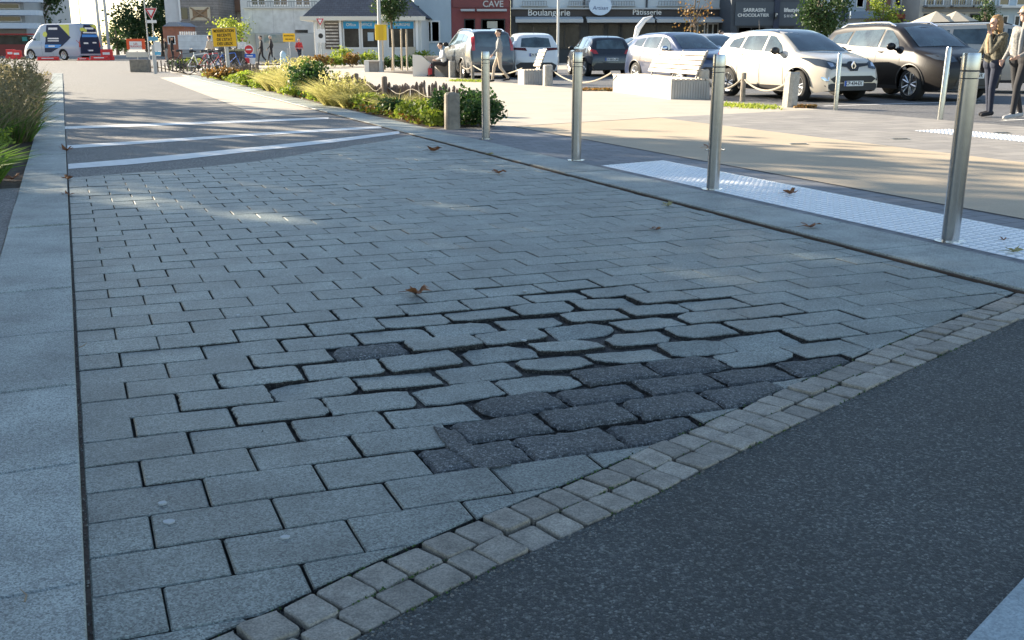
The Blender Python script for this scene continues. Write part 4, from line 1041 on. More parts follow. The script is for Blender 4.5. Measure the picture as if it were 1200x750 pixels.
    # roof
    if roofm:
        def rpl(a, b): return Vector((a, b, 4))
        rp = sp['roofpoly']; poly = [(X(a), b) for a, b in rp] + [(X(a), -b) for a, b in reversed(rp)]
        panel_mesh([poly], bvh, None, Vector((0, 0, -1)), rpl, .005, .15).build('roof', roofm, root, smooth=True)
    if sp.get('rails'):
        for sgn in (1, -1):
            pts = []
            for k in range(9):
                a = sp['rails'][0] + (sp['rails'][1] - sp['rails'][0]) * k / 8; yy = sgn * sp['rails'][2]
                h = hit(bvh, Vector((X(a), yy, 4)), Vector((0, 0, -1))); pts.append((X(a), yy, h.z + (.045 if 0 < k < 8 else .0)))
            MB().tube(pts, .018, 6).build('roof_rail', sp.get('rail_m', M_chrome), root, smooth=True)
    if sp.get('antenna'):
        a = sp['antenna']; h = hit(bvh, Vector((X(a), 0, 4)), Vector((0, 0, -1))); MB().tube([h, h + Vector((-.06, 0, .28))], [.008, .004], 5).build('aerial', M_blackp, root)
    # place so that ref (x from front, side y) touches loc
    rl = Vector((X(ref[0]), ref[1], 0)); rl.rotate(Matrix.Rotation(heading, 3, 'Z')); root.location = (loc.x - rl.x, loc.y - rl.y, 0.0)
    root['_bvh'] = 0; del root['_bvh']
    return root, bvh, X

DK = mat('dark_bumper', (0.03, 0.03, 0.032), 0.55)
def crossover(Hh=1.57, L=4.12, W=1.78, wb=2.6, plate=None, **kw):
    s = Hh / 1.57; fo = 0.80 * L / 4.12; e = L - 4.12
    d = dict(L=L, W=W, H=Hh, wb=wb, fo=fo, wr=0.335, nose=.24, tail=.14,
        top=[(0, .60 * s), (.03, .74 * s), (.10, .84 * s), (.28, .93 * s), (.65, 1.0 * s), (1.02, 1.06 * s), (1.30, 1.24 * s), (1.75, 1.47 * s), (2.1, 1.555 * s), (2.6, 1.57 * s), (3.2 + e, 1.55 * s), (3.62 + e, 1.49 * s), (3.78 + e, 1.36 * s), (4.0 + e, 1.02 * s), (4.08 + e, .92 * s), (L - .02, .74 * s), (L, .60 * s)],
        belt=[(0, .7 * s), (.9, .98 * s), (1.3, 1.0 * s), (2.4, 1.03 * s), (3.3 + e, 1.10 * s), (3.8 + e, 1.14 * s), (L, 1.0 * s)],
        side=[[(1.40, 1.03 * s), (2.10, 1.055 * s), (2.10, 1.42 * s), (1.93, 1.40 * s), (1.58, 1.20 * s)], [(2.18, 1.06 * s), (2.98 + e * .6, 1.10 * s), (2.94 + e * .6, 1.41 * s), (2.18, 1.43 * s)], [(3.05 + e * .6, 1.12 * s), (3.50 + e, 1.16 * s), (3.42 + e, 1.33 * s), (3.03 + e * .6, 1.395 * s)]],
        ws=[(0, 1.09 * s), (.64, 1.07 * s), (.60, 1.25 * s), (.52, 1.46 * s), (0, 1.50 * s)], rw=[(0, 1.04 * s), (.58, 1.06 * s), (.52, 1.36 * s), (0, 1.40 * s)],
        mirror=(1.52, 1.06 * s), handles=[(2.0, .97 * s), (2.88 + e * .6, 1.0 * s)], seams=[1.28, 2.14, 3.0 + e * .6],
        roofpoly=[(1.72, .55), (2.1, .60), (2.8, .60), (3.5 + e, .53)],
        front=[('headlight', [(.42, .72 * s), (.60, .69 * s), (.78, .78 * s), (.84, .94 * s), (.68, .91 * s), (.44, .83 * s)], M_lampg, .010, True),
               ('lamp_reflector', [(.50, .76 * s), (.60, .745 * s), (.62, .84 * s), (.52, .82 * s)], M_chrome, .016, True),
               ('grille', [(0, .66 * s), (.10, .66 * s), (.17, .74 * s), (.44, .775 * s), (.44, .82 * s), (.14, .815 * s), (.08, .85 * s), (0, .86 * s)], M_blackp, .011, False),
               ('lower_grille', [(0, .42 * s), (.52, .42 * s), (.62, .50 * s), (.50, .56 * s), (0, .56 * s)], M_blackp, .010, False),
               ('bumper_skirt', [(0, .24 * s), (.60, .24 * s), (.72, .36 * s), (.6, .405 * s), (0, .405 * s)], DK, .009, False),
               ('fog_light', [(.62, .46 * s), (.74, .46 * s), (.76, .54 * s), (.66, .54 * s)], M_chrome, .012, True)],
        rear=[('tail_light', [(.52, .86 * s), (.68, .86 * s), (.82, .98 * s), (.80, 1.06 * s), (.60, 1.0 * s)], M_red, .010, True),
              ('bumper_skirt', [(0, .24 * s), (.66, .24 * s), (.74, .42 * s), (.6, .52 * s), (0, .52 * s)], DK, .009, False)],
        plate_f=.40 * s, plate_r=.66 * s, plate=plate, trim=[([(1.22, .22), (3.0 + e, .22), (3.0 + e, .33), (1.22, .33)], DK)])
    d.update(kw); return d
P_beige = mat('beige_car_paint', (0.58, 0.53, 0.45), 0.28, metal=0.05, coat=0.8)
P_blackroof = mat('black_roof_paint', (0.02, 0.02, 0.022), 0.15, coat=0.8)
P_brown = mat('dark_brown_car_paint', (0.014, 0.012, 0.0115), 0.42, metal=0.0, coat=0.2, spec=0.25)
P_black = mat('black_car_paint', (0.02, 0.022, 0.028), 0.22, metal=0.2, coat=0.9)
P_white = mat('white_car_paint', (0.70, 0.71, 0.72), 0.3, coat=0.8)
P_navy = mat('navy_car_paint', (0.03, 0.045, 0.10), 0.3, metal=0.1, coat=0.9)
P_grey = mat('grey_car_paint', (0.07, 0.08, 0.09), 0.3, metal=0.2, coat=0.9)
P_champ = mat('champagne_car_paint', (0.46, 0.43, 0.38), 0.3, metal=0.2, coat=0.8)
P_silver = mat('silver_car_paint', (0.45, 0.46, 0.46), 0.3, metal=0.5, coat=0.8)

# beige crossover with a dark roof
sp = crossover(plate='CP-434-EX', antenna=3.4, handle_m=M_blackp)
rw_ = at(935, 118.5)
c1, bv, X = car('beige compact crossover with black roof seen from its front right corner', rw_, R(-66.5), sp, P_beige, P_blackroof, ref=(sp['fo'], -0.80))
h = hit(bv, Vector((4, 0, .765)), Vector((-1, 0, 0)))
em = MB()
def ringd(a, b, t, x0, x1):
    o = [(0, b), (a, 0), (0, -b), (-a, 0)]; i = [(0, b * (1 - t)), (a * (1 - t), 0), (0, -b * (1 - t)), (-a * (1 - t), 0)]
    vs = [(x0, y, z) for y, z in o] + [(x1, y, z) for y, z in o] + [(x0, y, z) for y, z in i] + [(x1, y, z) for y, z in i]
    fs = []
    for k in range(4):
        k2 = (k + 1) % 4; fs += [(k, k2, 4 + k2, 4 + k), (8 + k, 12 + k, 12 + k2, 8 + k2), (4 + k, 4 + k2, 12 + k2, 12 + k)]
    em.add(vs, fs)
ringd(.068, .105, .42, 0, .03)
e = em.build('diamond_emblem', M_chrome, c1); e.location = (h.x + .012, 0, .765)
MB().tube([(h.x - .10, -.66, .45), (h.x + .0, -.50, .435), (h.x + .03, -.3, .432), (h.x + .03, .3, .432), (h.x, .5, .435), (h.x - .10, .66, .45)], .011, 6).build('chrome_strip', M_chrome, c1, smooth=True)
# dark brown suv
vol = crossover(Hh=1.71, L=4.63, W=1.89, wb=2.77, wr=.365, zb=.24, plate='EK-207-VR', rails=(1.95, 4.0, .58), rail_m=M_chrome, mirror_m=P_brown)
vol['front'] = [('headlight', [(.40, .86), (.58, .84), (.78, .90), (.84, 1.0), (.62, 1.0), (.42, .96)], M_lampg, .010, True),
    ('grille', [(0, .66), (.30, .66), (.36, .92), (.32, .97), (0, .97)], M_blackp, .011, False), ('lower_grille', [(0, .36), (.46, .36), (.40, .52), (0, .52)], M_blackp, .010, False),
    ('bumper_skirt', [(0, .25), (.7, .25), (.75, .34), (0, .34)], DK, .009, False), ('daytime_light', [(.66, .55), (.74, .55), (.72, .72), (.65, .72)], M_chrome, .012, True)]
vol['fo'] = .90; vol['plate_f'] = .56
c2, bv, X = car('dark brown estate style suv with roof rails between beige car and couple', at(1066, 118), R(-72), vol, P_brown, None, ref=(.90, -.86))
for k in range(9):
    z = .69 + k * .032; h = hit(bv, Vector((4, 0, z)), Vector((-1, 0, 0))); box_obj('grille_bar', M_chrome, c2, h.x + .008, h.x + .022, -.29, .29, z, z + .008)
# champagne suv at the right edge
bmw = crossover(Hh=1.78, L=4.85, W=1.93, wb=2.93, wr=.38, zb=.26, rails=(2.0, 4.2, .60), rail_m=M_blackp, mirror_m=P_champ)
bmw['fo'] = .90
car('champagne large suv behind the couple at the right edge', at(1172, 109), R(-22), bmw, P_champ, None, ref=(.90 + 1.2, -.88))
# navy car before the long bench
nav = crossover(Hh=1.60, L=4.3, W=1.8, plate='FB-518-KD', mirror_m=M_chrome)
car('navy blue crossover nose on behind the long bench', at(797, 101), R(-67), nav, P_navy, None, ref=(nav['fo'], -.80))
# white car further back
wh = crossover(Hh=1.62, L=4.2, mirror_m=M_blackp)
car('white car facing left behind the long bench and navy car', at(727, 79.5), R(-158), wh, P_white, None, ref=(wh['fo'], .80))
car('small grey hatchback far behind between black and white cars', at(716, 74), R(172), crossover(Hh=1.5, L=3.9), P_grey, None, ref=(0.4, .80))
# black hatchback seen from behind
peu = crossover(Hh=1.56, L=4.1, W=1.80, plate='DX-862-LM', antenna=3.5)
car('black hatchback seen from behind in the middle of the row', at(687.5, 89.3), R(101), peu, P_black, None, ref=(peu['fo'] + 2.6, .80))
# white suv seen from behind
whs = crossover(Hh=1.66, L=4.4, W=1.86, wr=.35, plate='CN-395-HB', antenna=3.6)
whs['rear'] = [('tail_light', [(.34, .98), (.84, 1.02), (.82, 1.10), (.4, 1.09)], mat('dark_red_lamp', (.09, .012, .012), .2), .010, True), ('bumper_skirt', [(0, .24), (.7, .24), (.78, .46), (.6, .56), (0, .56)], DK, .009, False)]
whs['plate_r'] = .84
car('white suv seen from behind left of the black hatchback', at(648, 90), R(97), whs, P_white, None, ref=(whs['fo'] + 2.6, -.80))
# dark minivan
mv = crossover(Hh=1.78, L=4.6, W=1.86, wb=2.75, wr=.34, rails=(1.7, 4.0, .6), plate=None)
mv['rear'] = [('tail_light', [(.68, 1.0), (.80, 1.0), (.76, 1.50), (.66, 1.50)], M_red, .010, True), ('bumper_skirt', [(0, .26), (.7, .26), (.76, .48), (0, .48)], DK, .009, False)]
mv['rw'] = [(0, 1.12), (.66, 1.14), (.60, 1.55), (0, 1.58)]
mv['top'] = [(0, .66), (.03, .8), (.12, .92), (.4, 1.03), (.85, 1.14), (1.4, 1.5), (1.85, 1.7), (2.4, 1.78), (3.6, 1.76), (4.3, 1.69), (4.45, 1.5), (4.54, 1.1), (4.58, .85), (4.6, .6)]
car('dark grey minivan seen from behind at the left of the row', at(545, 91.5), R(108), mv, P_grey, None, ref=(mv['fo'] + 2.75, .82))
car('silver car farther back behind the beige crossover', at(836, 92), R(-66), crossover(Hh=1.62, L=4.2), P_silver, None, ref=(.8, -.8))
for px_, lb in ((866, 'pale silver car roof showing above the rear of the beige crossover'),):
    car(lb, at(px_, 86), R(-66), crossover(Hh=1.72, L=4.3), P_white, None, ref=(.8, -.8))

# ------------------------------------------------------------ delivery van with graphics
vs_ = dict(L=6.3, W=2.35, H=2.85, wb=3.6, fo=1.0, wr=.40, nose=.22, tail=.04, zb=.30, tumble=.90, cat='van',
    top=[(0, .75), (.05, .95), (.2, 1.15), (.8, 1.45), (1.15, 1.6), (1.75, 2.35), (2.2, 2.74), (2.6, 2.84), (6.0, 2.85), (6.2, 2.80), (6.28, 2.6), (6.3, .9)],
    belt=[(0, .8), (.9, 1.35), (1.3, 1.45), (6.3, 1.45)],
    side=[[(1.35, 1.5), (2.15, 1.5), (2.15, 2.15), (1.85, 2.15)]], ws=[(0, 1.68), (.95, 1.64), (.88, 2.25), (0, 2.35)], rw=[(0.08, 1.75), (.75, 1.75), (.75, 2.3), (.08, 2.3)],
    mirror=(1.35, 1.65), handles=[(2.1, 1.25)], seams=[2.3, 3.5], front=[('headlight', [(.66, .98), (.95, 1.0), (.98, 1.25), (.72, 1.2)], M_lampg, .01, True), ('grille', [(0, .85), (.6, .85), (.62, 1.05), (0, 1.08)], M_blackp, .01, False)],
    rear=[('tail_light', [(.98, 1.0), (1.1, 1.0), (1.08, 1.55), (.98, 1.55)], M_red, .012, True)], plate_f=.55, plate_r=.75, archr=.03)
V_navy = mat('van_navy_film', (0.015, 0.025, 0.06), .6, spec=.2); V_blue = mat('van_blue_band', (.02, .22, .60), .4); V_yel = mat('van_yellow_film', (.55, .55, .06), .4); V_wht = mat('van_white_lettering', (.7, .7, .7), .5)
P_van = mat('pale_grey_van_paint', (.30, .35, .44), .35, coat=.5)
vloc = at(39, 70)
vr, bv, X = car('tall delivery van with navy, blue and yellow graphics parked beyond the junction', at(76, 70.5), R(156), vs_, P_van, None, ref=(4.6, 1.1), group='vehicles beyond the junction', name='delivery_van')
def vside(nm, poly, m_, off):
    for sgn in (1, -1):
        panel_mesh([[(X(a), b) for a, b in poly]], bv, None, Vector((0, -sgn, 0)), lambda a, b: Vector((a, sgn * 3, b)), off, .2).build(nm, m_, vr)
vside('navy_graphic', [(2.6, .6), (3.3, .6), (4.6, 1.1), (5.5, 1.75), (4.2, 2.72), (2.9, 2.72)], V_navy, .008)
vside('yellow_graphic', [(4.25, 2.74), (5.35, 2.74), (5.35, 1.85)], V_yel, .009)
vside('blue_band', [(2.7, .95), (4.3, .95), (4.5, 1.2), (2.7, 1.2)], V_blue, .012)
vside('yellow_emblem', [(2.45, 2.0), (2.6, 1.8), (2.85, 1.8), (2.98, 2.0), (2.85, 2.2), (2.6, 2.2)], V_yel, .014)
for z0, x0, x1, hh in ((2.35, 3.1, 4.1, .16), (1.62, 3.0, 4.2, .10), (1.45, 3.0, 4.2, .08), (1.03, 3.1, 3.8, .10)): vside('white_lettering', [(x0, z0), (x1, z0), (x1, z0 + hh), (x0, z0 + hh)], V_wht, .018)
def vback(nm, poly, m_, off): panel_mesh([poly], bv, None, Vector((1, 0, 0)), lambda a, b: Vector((-4, a, b)), off, .2).build(nm, m_, vr)
vback('navy_graphic', [(-1.08, .5), (1.0, .5), (.95, 1.6), (.5, 2.4), (.35, 2.72), (-.5, 2.72), (-1.0, 2.3)], V_navy, .010)
vback('yellow_graphic', [(-.2, 2.74), (-1.0, 2.74), (-1.02, 2.3)], V_yel, .014)
vback('blue_band', [(-.85, 1.78), (.72, 1.78), (.66, 1.98), (-.85, 1.98)], V_blue, .014)
vback('yellow_emblem', [(.8, 2.3), (.5, 2.12), (.15, 2.2), (.1, 2.38), (.5, 2.52), (.78, 2.45)], V_yel, .016)
for y0, y1, z0, hh in ((-.6, .3, 2.38, .14), (-.9, .55, 2.07, .10), (.15, .6, 1.25, .12), (-.7, -.3, 1.3, .10)): vback('white_lettering', [(y0, z0), (y1, z0), (y1, z0 + hh), (y0, z0 + hh)], V_wht, .018)

# ------------------------------------------------------------ buildings round the square
class Fac:
    """a facade facing the camera at distance Y; positions come from the survey and are local to the building"""
    def __init__(s, name, label, Y, pxc, cat='building', group=None, slant=0.0):
        s.Y = Y; s.c = atY(pxc, HOR, Y); s.root = empty(name, (s.c.x, Y, 0), 0, label, cat, group); s.pxc = pxc
    def x(s, px): return (px - s.pxc) * (s.Y / (CT)) / FPX * 1.0 if False else atY(px, 40, s.Y).x - s.c.x
    def z(s, py): return atY(600, py, s.Y).z
    def box(s, name, m, p0, p1, y0, y1, d0, d1, parent=None, bevel=0.0):
        return box_obj(name, m, parent or s.root, s.x(p0), s.x(p1), d0, d1, max(s.z(y1), -0.1) if y1 < 900 else -0.1, s.z(y0), bevel)
    def win(s, p0, p1, y0, y1, frame, pane, d=-0.05, fw=0.07, mull=0, name='window'):
        f = MB(); X0, X1, Z0, Z1_ = s.x(p0), s.x(p1), s.z(y1), s.z(y0)
        f.box(X0, X0 + fw, d, d + .1, Z0, Z1_); f.box(X1 - fw, X1, d, d + .1, Z0, Z1_); f.box(X0 + fw, X1 - fw, d, d + .1, Z1_ - fw, Z1_); f.box(X0 + fw, X1 - fw, d, d + .1, Z0, Z0 + fw)
        for k in range(mull):
            xm = X0 + (X1 - X0) * (k + 1) / (mull + 1); f.box(xm - fw / 2, xm + fw / 2, d + .001, d + .099, Z0 + fw, Z1_ - fw)
        w = f.build(name, frame, s.root); box_obj('pane', pane, w, X0 + fw, X1 - fw, d + .05, d + .07, Z0 + fw, Z1_ - fw); return w
W_wht = mat('white_render', (.62, .62, .60), .85, var=.06, vscale=1)
W_blue = mat('pale_blue_render', (.42, .50, .56), .85, var=.06, vscale=1)
W_frame = mat('white_frame', (.7, .7, .7), .5)
W_glass = mat('dark_glass', (.02, .025, .03), .06, spec=.8)
W_shop = mat('shop_window_glass', (.045, .042, .038), .25, spec=.25, var=.6, vscale=1.2)
W_slate = brick_mat('slate_roof', (.075, .085, .105), (.055, .065, .085), (.03, .03, .04), .3, .2, 0, .01)
W_dark = mat('anthracite_panel', (.045, .055, .070), .6, var=.1, vscale=2)
W_red = mat('dark_red_render', (.26, .075, .075), .8, var=.1, vscale=2)
W_wood = brick_mat('grey_weatherboard', (.26, .24, .23), (.20, .19, .185), (.09, .085, .08), 4.0, .22, (math.pi / 2, 0, 0), .012)
W_brick = brick_mat('red_brick', (.32, .13, .08), (.24, .09, .06), (.35, .3, .26), .22, .07, (math.pi / 2, 0, 0), .01)
W_sign = mat('white_sign_letters', (.72, .72, .70), .5)
W_awn = mat('pale_awning_fabric', (.45, .47, .48), .8)
W_cyan = mat('cyan_sign_band', (.02, .30, .62), .5)
M_pole = mat('galvanised_pole', (.42, .43, .44), .5, metal=.6)

# tourist office like pavilion with hipped slate roof
f = Fac('pavilion', 'small white pavilion with slate hip roof and cyan window bands', 66.0, 428)
f.box('wall', W_wht, 368, 494, 20.5, 999, 0.0, 9.0)
x0, x1 = f.x(357), f.x(499); ze = f.z(20); zr = ze + 3.4
mb = MB(); vs = [(x0, -.6, ze), (x1, -.6, ze), (x1, 9.6, ze), (x0, 9.6, ze), (x0 + 2.9, 4.5, zr), (x1 - 4.0, 4.5, zr)]
mb.add(vs, [(0, 1, 5, 4), (1, 2, 5), (2, 3, 4, 5), (3, 0, 4), (0, 3, 2, 1)]); rf = mb.build('roof', W_slate, f.root)
mb = MB(); mb.box(x0 - .05, x1 + .05, -.72, -.6, ze - .22, ze + .03); mb.box(x0 - .12, x0, -.6, 9.6, ze - .22, ze + .03); mb.build('gutter', mat('cream_fascia', (.6, .58, .52), .7), f.root)
sh = f.box('shelf_panel', mat('brown_shelf', (.10, .08, .07), .8), 381, 398, 25.5, 57.5, -.08, -.01)
for k in range(9):
    z = f.z(55) + k * .2; box_obj('poster_row', mat('pale_posters', (.5, .46, .42), .8, var=.5, vscale=6), sh, f.x(382), f.x(397), -.13, -.081, z, z + .09)
for p0, p1 in ((402, 422), (423.5, 443.5), (454, 486)):
    w = f.win(p0, p1, 24.5, 57, W_frame, W_shop, -.06, .08, 0 if p1 < 450 else 1)
    b = f.box('sign_band', W_cyan, p0 + .8, p1 - .8, 25, 33.5, -.075, -.03)
    text({402: 'Office', 423.5: 'OFFICE  DE', 454: 'TOURISME'}[p0], 'lettering', W_sign, b, ((f.x(p0) + f.x(p1)) / 2, -.08, f.z(29)), .26, (math.pi / 2, 0, 0), .004)
for p in (371.5, 399.8, 489): f.box('post', W_frame, p - 1.4, p + 1.4, 21, 999, -.3, -.11)
f.box('poster', mat('pale_blue_poster', (.4, .48, .55), .7), 431, 438, 38, 48, -.09, -.065)
mb = MB(); X_ = f.x(478); mb.M = Matrix.Translation((X_, -.6, 0)) @ Matrix.Rotation(R(-14), 4, 'X'); mb.box(0, .5, 0, .04, 0, 1.1); mb.build('easel_board', mat('easel_wood', (.45, .38, .28), .7), f.root)
# pale blue gabled neighbour
f = Fac('blue_house', 'pale blue rendered house with paired tall windows beside the pavilion', 72.0, 512)
f.box('wall', W_blue, 486, 529, -28, 999, 0, 8); f.win(495.5, 516, 24, 50, W_frame, W_shop, -.05, .1, 1)
box_obj('wall_lamp', M_blackp, f.root, f.x(489), f.x(492), -.25, -.001, f.z(9.5), f.z(7))
x0, x1 = f.x(484), f.x(531); zt = f.z(-28); MB().prism_y([(x0, zt), (x1, zt), ((x0 + x1) / 2, zt + 1.4)], -.3, 8.3).build('roof', W_slate, f.root)
# wine shop
f = Fac('wine_shop', 'dark red wine shop front with grey lettering', 72.0, 564)
f.box('wall', W_red, 529.3, 598, -30, 999, 0, 9); f.box('sign_board', mat('deep_red_board', (.19, .05, .05), .6), 531, 597, 0, 9, -.10, -.01)
text('CAVE', 'lettering', mat('grey_sign_letters', (.48, .48, .46), .5), f.root, (f.x(578), -.12, f.z(5)), .58, (math.pi / 2, 0, 0), .02, bold=.01)
f.box('roof', W_slate, 528.8, 598.2, -34, -30.1, -.3, 9.3)
for p0, p1 in ((541, 557), (559.5, 594)): f.box('awning', W_awn, p0, p1, 11, 13.5, -.9, -.12)
f.win(544, 557, 22, 999 if False else 60, M_blackp, W_shop, -.05, .08, 0, 'door'); f.win(564, 592, 22, 52, M_blackp, W_shop, -.05, .08, 1)
f.box('notice', mat('cream_notice', (.55, .52, .44), .8), 571, 583, 25, 33, -.09, -.055)
# bakery
f = Fac('bakery', 'white and charcoal bakery front with long pale awnings', 72.0, 727)
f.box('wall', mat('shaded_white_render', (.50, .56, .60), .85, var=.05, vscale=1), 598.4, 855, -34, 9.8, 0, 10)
f.box('shop_front', mat('charcoal_front', (.05, .055, .06), .7), 598.4, 855, 9.9, 999, .02, 10)
f.box('ledge', mat('pale_ledge', (.42, .44, .45), .7), 599, 848, 9.2, 11, -.35, -.001)
f.box('roof', W_slate, 598.3, 855.2, -38, -34.1, -.4, 10.4)
f.box('sign_board', mat('brown_black_board', (.042, .036, .036), .6), 600, 846, 11.2, 19.3, -.12, .01)
text('Boulangerie', 'lettering', W_sign, f.root, (f.x(643), -.14, f.z(15)), .62, (math.pi / 2, 0, 0), .02, sx=1.0, bold=.004)
text('Pâtisserie', 'lettering', W_sign, f.root, (f.x(757), -.14, f.z(14.5)), .50, (math.pi / 2, 0, 0), .02, sx=1.05, bold=.004)
mb = MB(); X_, Z_ = f.x(702), f.z(6.5); mb.prism_y([(X_ + .78 * math.cos(t * .2094), Z_ + .66 * math.sin(t * .2094)) for t in range(30)], -.5, -.36)
ov = mb.build('oval_sign', mat('pale_blue_sign', (.55, .66, .78), .5), f.root)
text('Artisan', 'lettering', mat('navy_letters', (.03, .07, .2), .5), ov, (X_, -.51, Z_ - .18), .36, (math.pi / 2, 0, 0), .004, shear=.2)
for p0, p1 in ((604, 681.5), (686, 763.5), (766, 842)):
    a = MB(); X0, X1 = f.x(p0), f.x(p1); za, zb_ = f.z(19.6), f.z(23); a.add([(X0, -.13, za), (X1, -.13, za), (X1, -1.5, zb_), (X0, -1.5, zb_), (X0, -.13, za - .06), (X1, -.13, za - .06), (X1, -1.5, zb_ - .22), (X0, -1.5, zb_ - .22)], [(0, 1, 2, 3), (7, 6, 5, 4), (3, 2, 6, 7), (0, 3, 7, 4), (1, 5, 6, 2), (0, 4, 5, 1)])
    a.build('awning', W_awn, f.root)
for p0, p1, mu in ((606, 680, 3), (690, 708, 0), (712, 726, 0), (728, 790, 2), (808, 826, 1), (828, 842, 1)): f.win(p0, p1, 27, 58, M_blackp if p1 < 800 else W_frame, W_shop, -.04, .09, mu)
for p0, p1 in ((612, 640), (666, 690), (715, 742), (770, 800)):
    fr_ = box_obj('balcony_rail', mat('grey_rail', (.2, .22, .24), .5, metal=.5), f.root, f.x(p0), f.x(p1), -.22, -.18, f.z(1.8), f.z(1.2))
    for k in range(10): x_ = f.x(p0) + (f.x(p1) - f.x(p0)) * k / 9; box_obj('baluster', MATS['grey_rail'], fr_, x_ - .015, x_ + .015, -.215, -.185, f.z(6.6), f.z(1.8))
    box_obj('balcony_slab', mat('pale_ledge', (.42, .44, .45), .7), f.root, f.x(p0) - .1, f.x(p1) + .1, -.3, -.002, f.z(7.6), f.z(6.65))
for p in (599.6, 684, 756.5, 853): f.box('pilaster', W_dark, p - 1.1, p + 1.1, -20, 9.7, -.1, -.003)
# dark double shop
f = Fac('dark_shop', 'anthracite double shop with white lettering right of the bakery', 68.0, 906)
f.box('wall', W_dark, 855.5, 958, -26, 999, 0, 9); f.box('roof', W_slate, 855, 958.5, -30, -26.1, -.3, 9.3)
for p0, p1 in ((860, 905), (911, 956)): f.box('fascia', mat('fascia_panel', (.06, .075, .095), .6), p0, p1, 2.5, 30, -.09, -.005)
f.box('column', mat('navy_column', (.02, .03, .06), .6), 904.8, 911.2, -10, 999, -.16, -.003)
text('SARRASIN', 'lettering', W_sign, f.root, (f.x(882), -.1, f.z(12)), .32, (math.pi / 2, 0, 0), .008, bold=.006)
text('CHOCOLATIER', 'lettering', W_sign, f.root, (f.x(881), -.1, f.z(18)), .27, (math.pi / 2, 0, 0), .008, bold=.006, sx=1.1)
text('lifestyle', 'lettering', W_sign, f.root, (f.x(925.5), -.1, f.z(12)), .34, (math.pi / 2, 0, 0), .008, bold=.01)
text('S H O P', 'lettering', W_sign, f.root, (f.x(924), -.1, f.z(19)), .24, (math.pi / 2, 0, 0), .008, bold=.004)
box_obj('hanging_sign', M_blackp, f.root, f.x(904.5), f.x(907), -.6, -.2, f.z(22.5), f.z(15)); text('P', 'lettering', W_sign, f.root, (f.x(905.8), -.61, f.z(18)), .3, (math.pi / 2, 0, 0), .006)
f.win(864, 896, 31, 58, M_blackp, W_shop, -.05, .08, 1); f.win(912, 930, 31, 58, M_blackp, W_shop, -.05, .08, 1)
# houses at the right
f = Fac('town_house', 'blue grey town house with sunlit cream corner right of the dark shop', 80.0, 985)
f.box('wall', mat('blue_grey_render', (.36, .41, .46), .85, var=.1, vscale=.8), 958.8, 1012, -40, 999, 0, 9); f.box('roof', W_slate, 957.5, 1013, -46, -40.1, -.5, 9.5)
f.box('awning', mat('blue_awning', (.16, .22, .30), .7), 988, 1030, 14, 22, -1.4, -.01); f.win(1000, 1009, -2, 9, W_frame, W_glass, -.05); f.win(968, 976, -2, 9, W_frame, W_glass, -.05)
f.box('shutter', mat('dark_blue_shutter', (.03, .04, .10), .6), 984, 989, 9, 25, -.12, -.01); f.win(962, 980, 20, 50, W_frame, W_shop, -.05, .08, 1)
f = Fac('brick_house', 'narrow red brick house with white band between the right hand houses', 82.0, 1045)
f.box('wall', W_brick, 1012.5, 1074, -40, 999, 0, 9); f.box('roof', W_slate, 1011, 1075, -46, -40.1, -.5, 9.5); f.box('band', W_wht, 1013, 1073.5, 12.5, 15, -.1, -.002)
f.box('white_bay', W_wht, 1040, 1052, -40, 12.4, -.4, -.003); f.win(1042, 1050, -4, 9, W_frame, W_glass, -.48); f.win(1056, 1070, -4, 9, W_frame, W_glass, -.06, .08, 1); f.win(1016, 1034, -4, 9, W_frame, W_glass, -.06, .08, 1)
f.box('awning', mat('red_awning', (.35, .10, .06), .8), 1036, 1074, 17, 22, -1.3, -.01); f.win(1018, 1070, 24, 55, M_blackp, W_shop, -.05, .08, 3)
f = Fac('cream_house', 'cream rendered house with balconies and cafe parasols below', 78.0, 1120)
f.box('wall', mat('cream_render', (.42, .40, .36), .9, var=.08, vscale=.6), 1074.5, 1160, -40, 999, 0, 9); f.box('roof', W_slate, 1073, 1161, -46, -40.1, -.5, 9.5)
for p0, p1 in ((1080, 1102), (1110, 1128), (1134, 1156)):
    f.win(p0, p1, -6, 7, W_frame, W_glass, -.06, .09, 1); fr_ = f.box('balcony', mat('grey_rail', (.2, .22, .24), .5), p0 - 2, p1 + 2, 6.5, 8.5, -.9, -.003)
    for k in range(9): x_ = f.x(p0 - 2) + (f.x(p1 + 2) - f.x(p0 - 2)) * k / 8; box_obj('baluster', MATS['grey_rail'], fr_, x_ - .02, x_ + .02, -.88, -.84, f.z(6.5), f.z(1))
    f.win(p0, p1, 16, 50, M_blackp, W_shop, -.05, .09, 1)
f.box('sign_board', mat('grey_board', (.2, .21, .22), .7), 1078, 1158, 10, 14, -.12, -.003)
f = Fac('pale_blue_house', 'pale blue house with long white balcony at the right frame edge', 78.0, 1205)
f.box('wall', W_blue, 1160.4, 1260, -40, 999, 0, 9); f.box('roof', W_slate, 1160, 1262, -46, -40.1, -.5, 9.5); f.box('balcony', W_wht, 1163, 1240, 7, 9.5, -1.0, -.003)
for p0 in (1166, 1186, 1210, 1235): f.win(p0, p0 + 12, -6, 6.5, W_frame, W_glass, -.06); f.win(p0, p0 + 13, 18, 50, W_frame, W_shop, -.06, .08, 1)
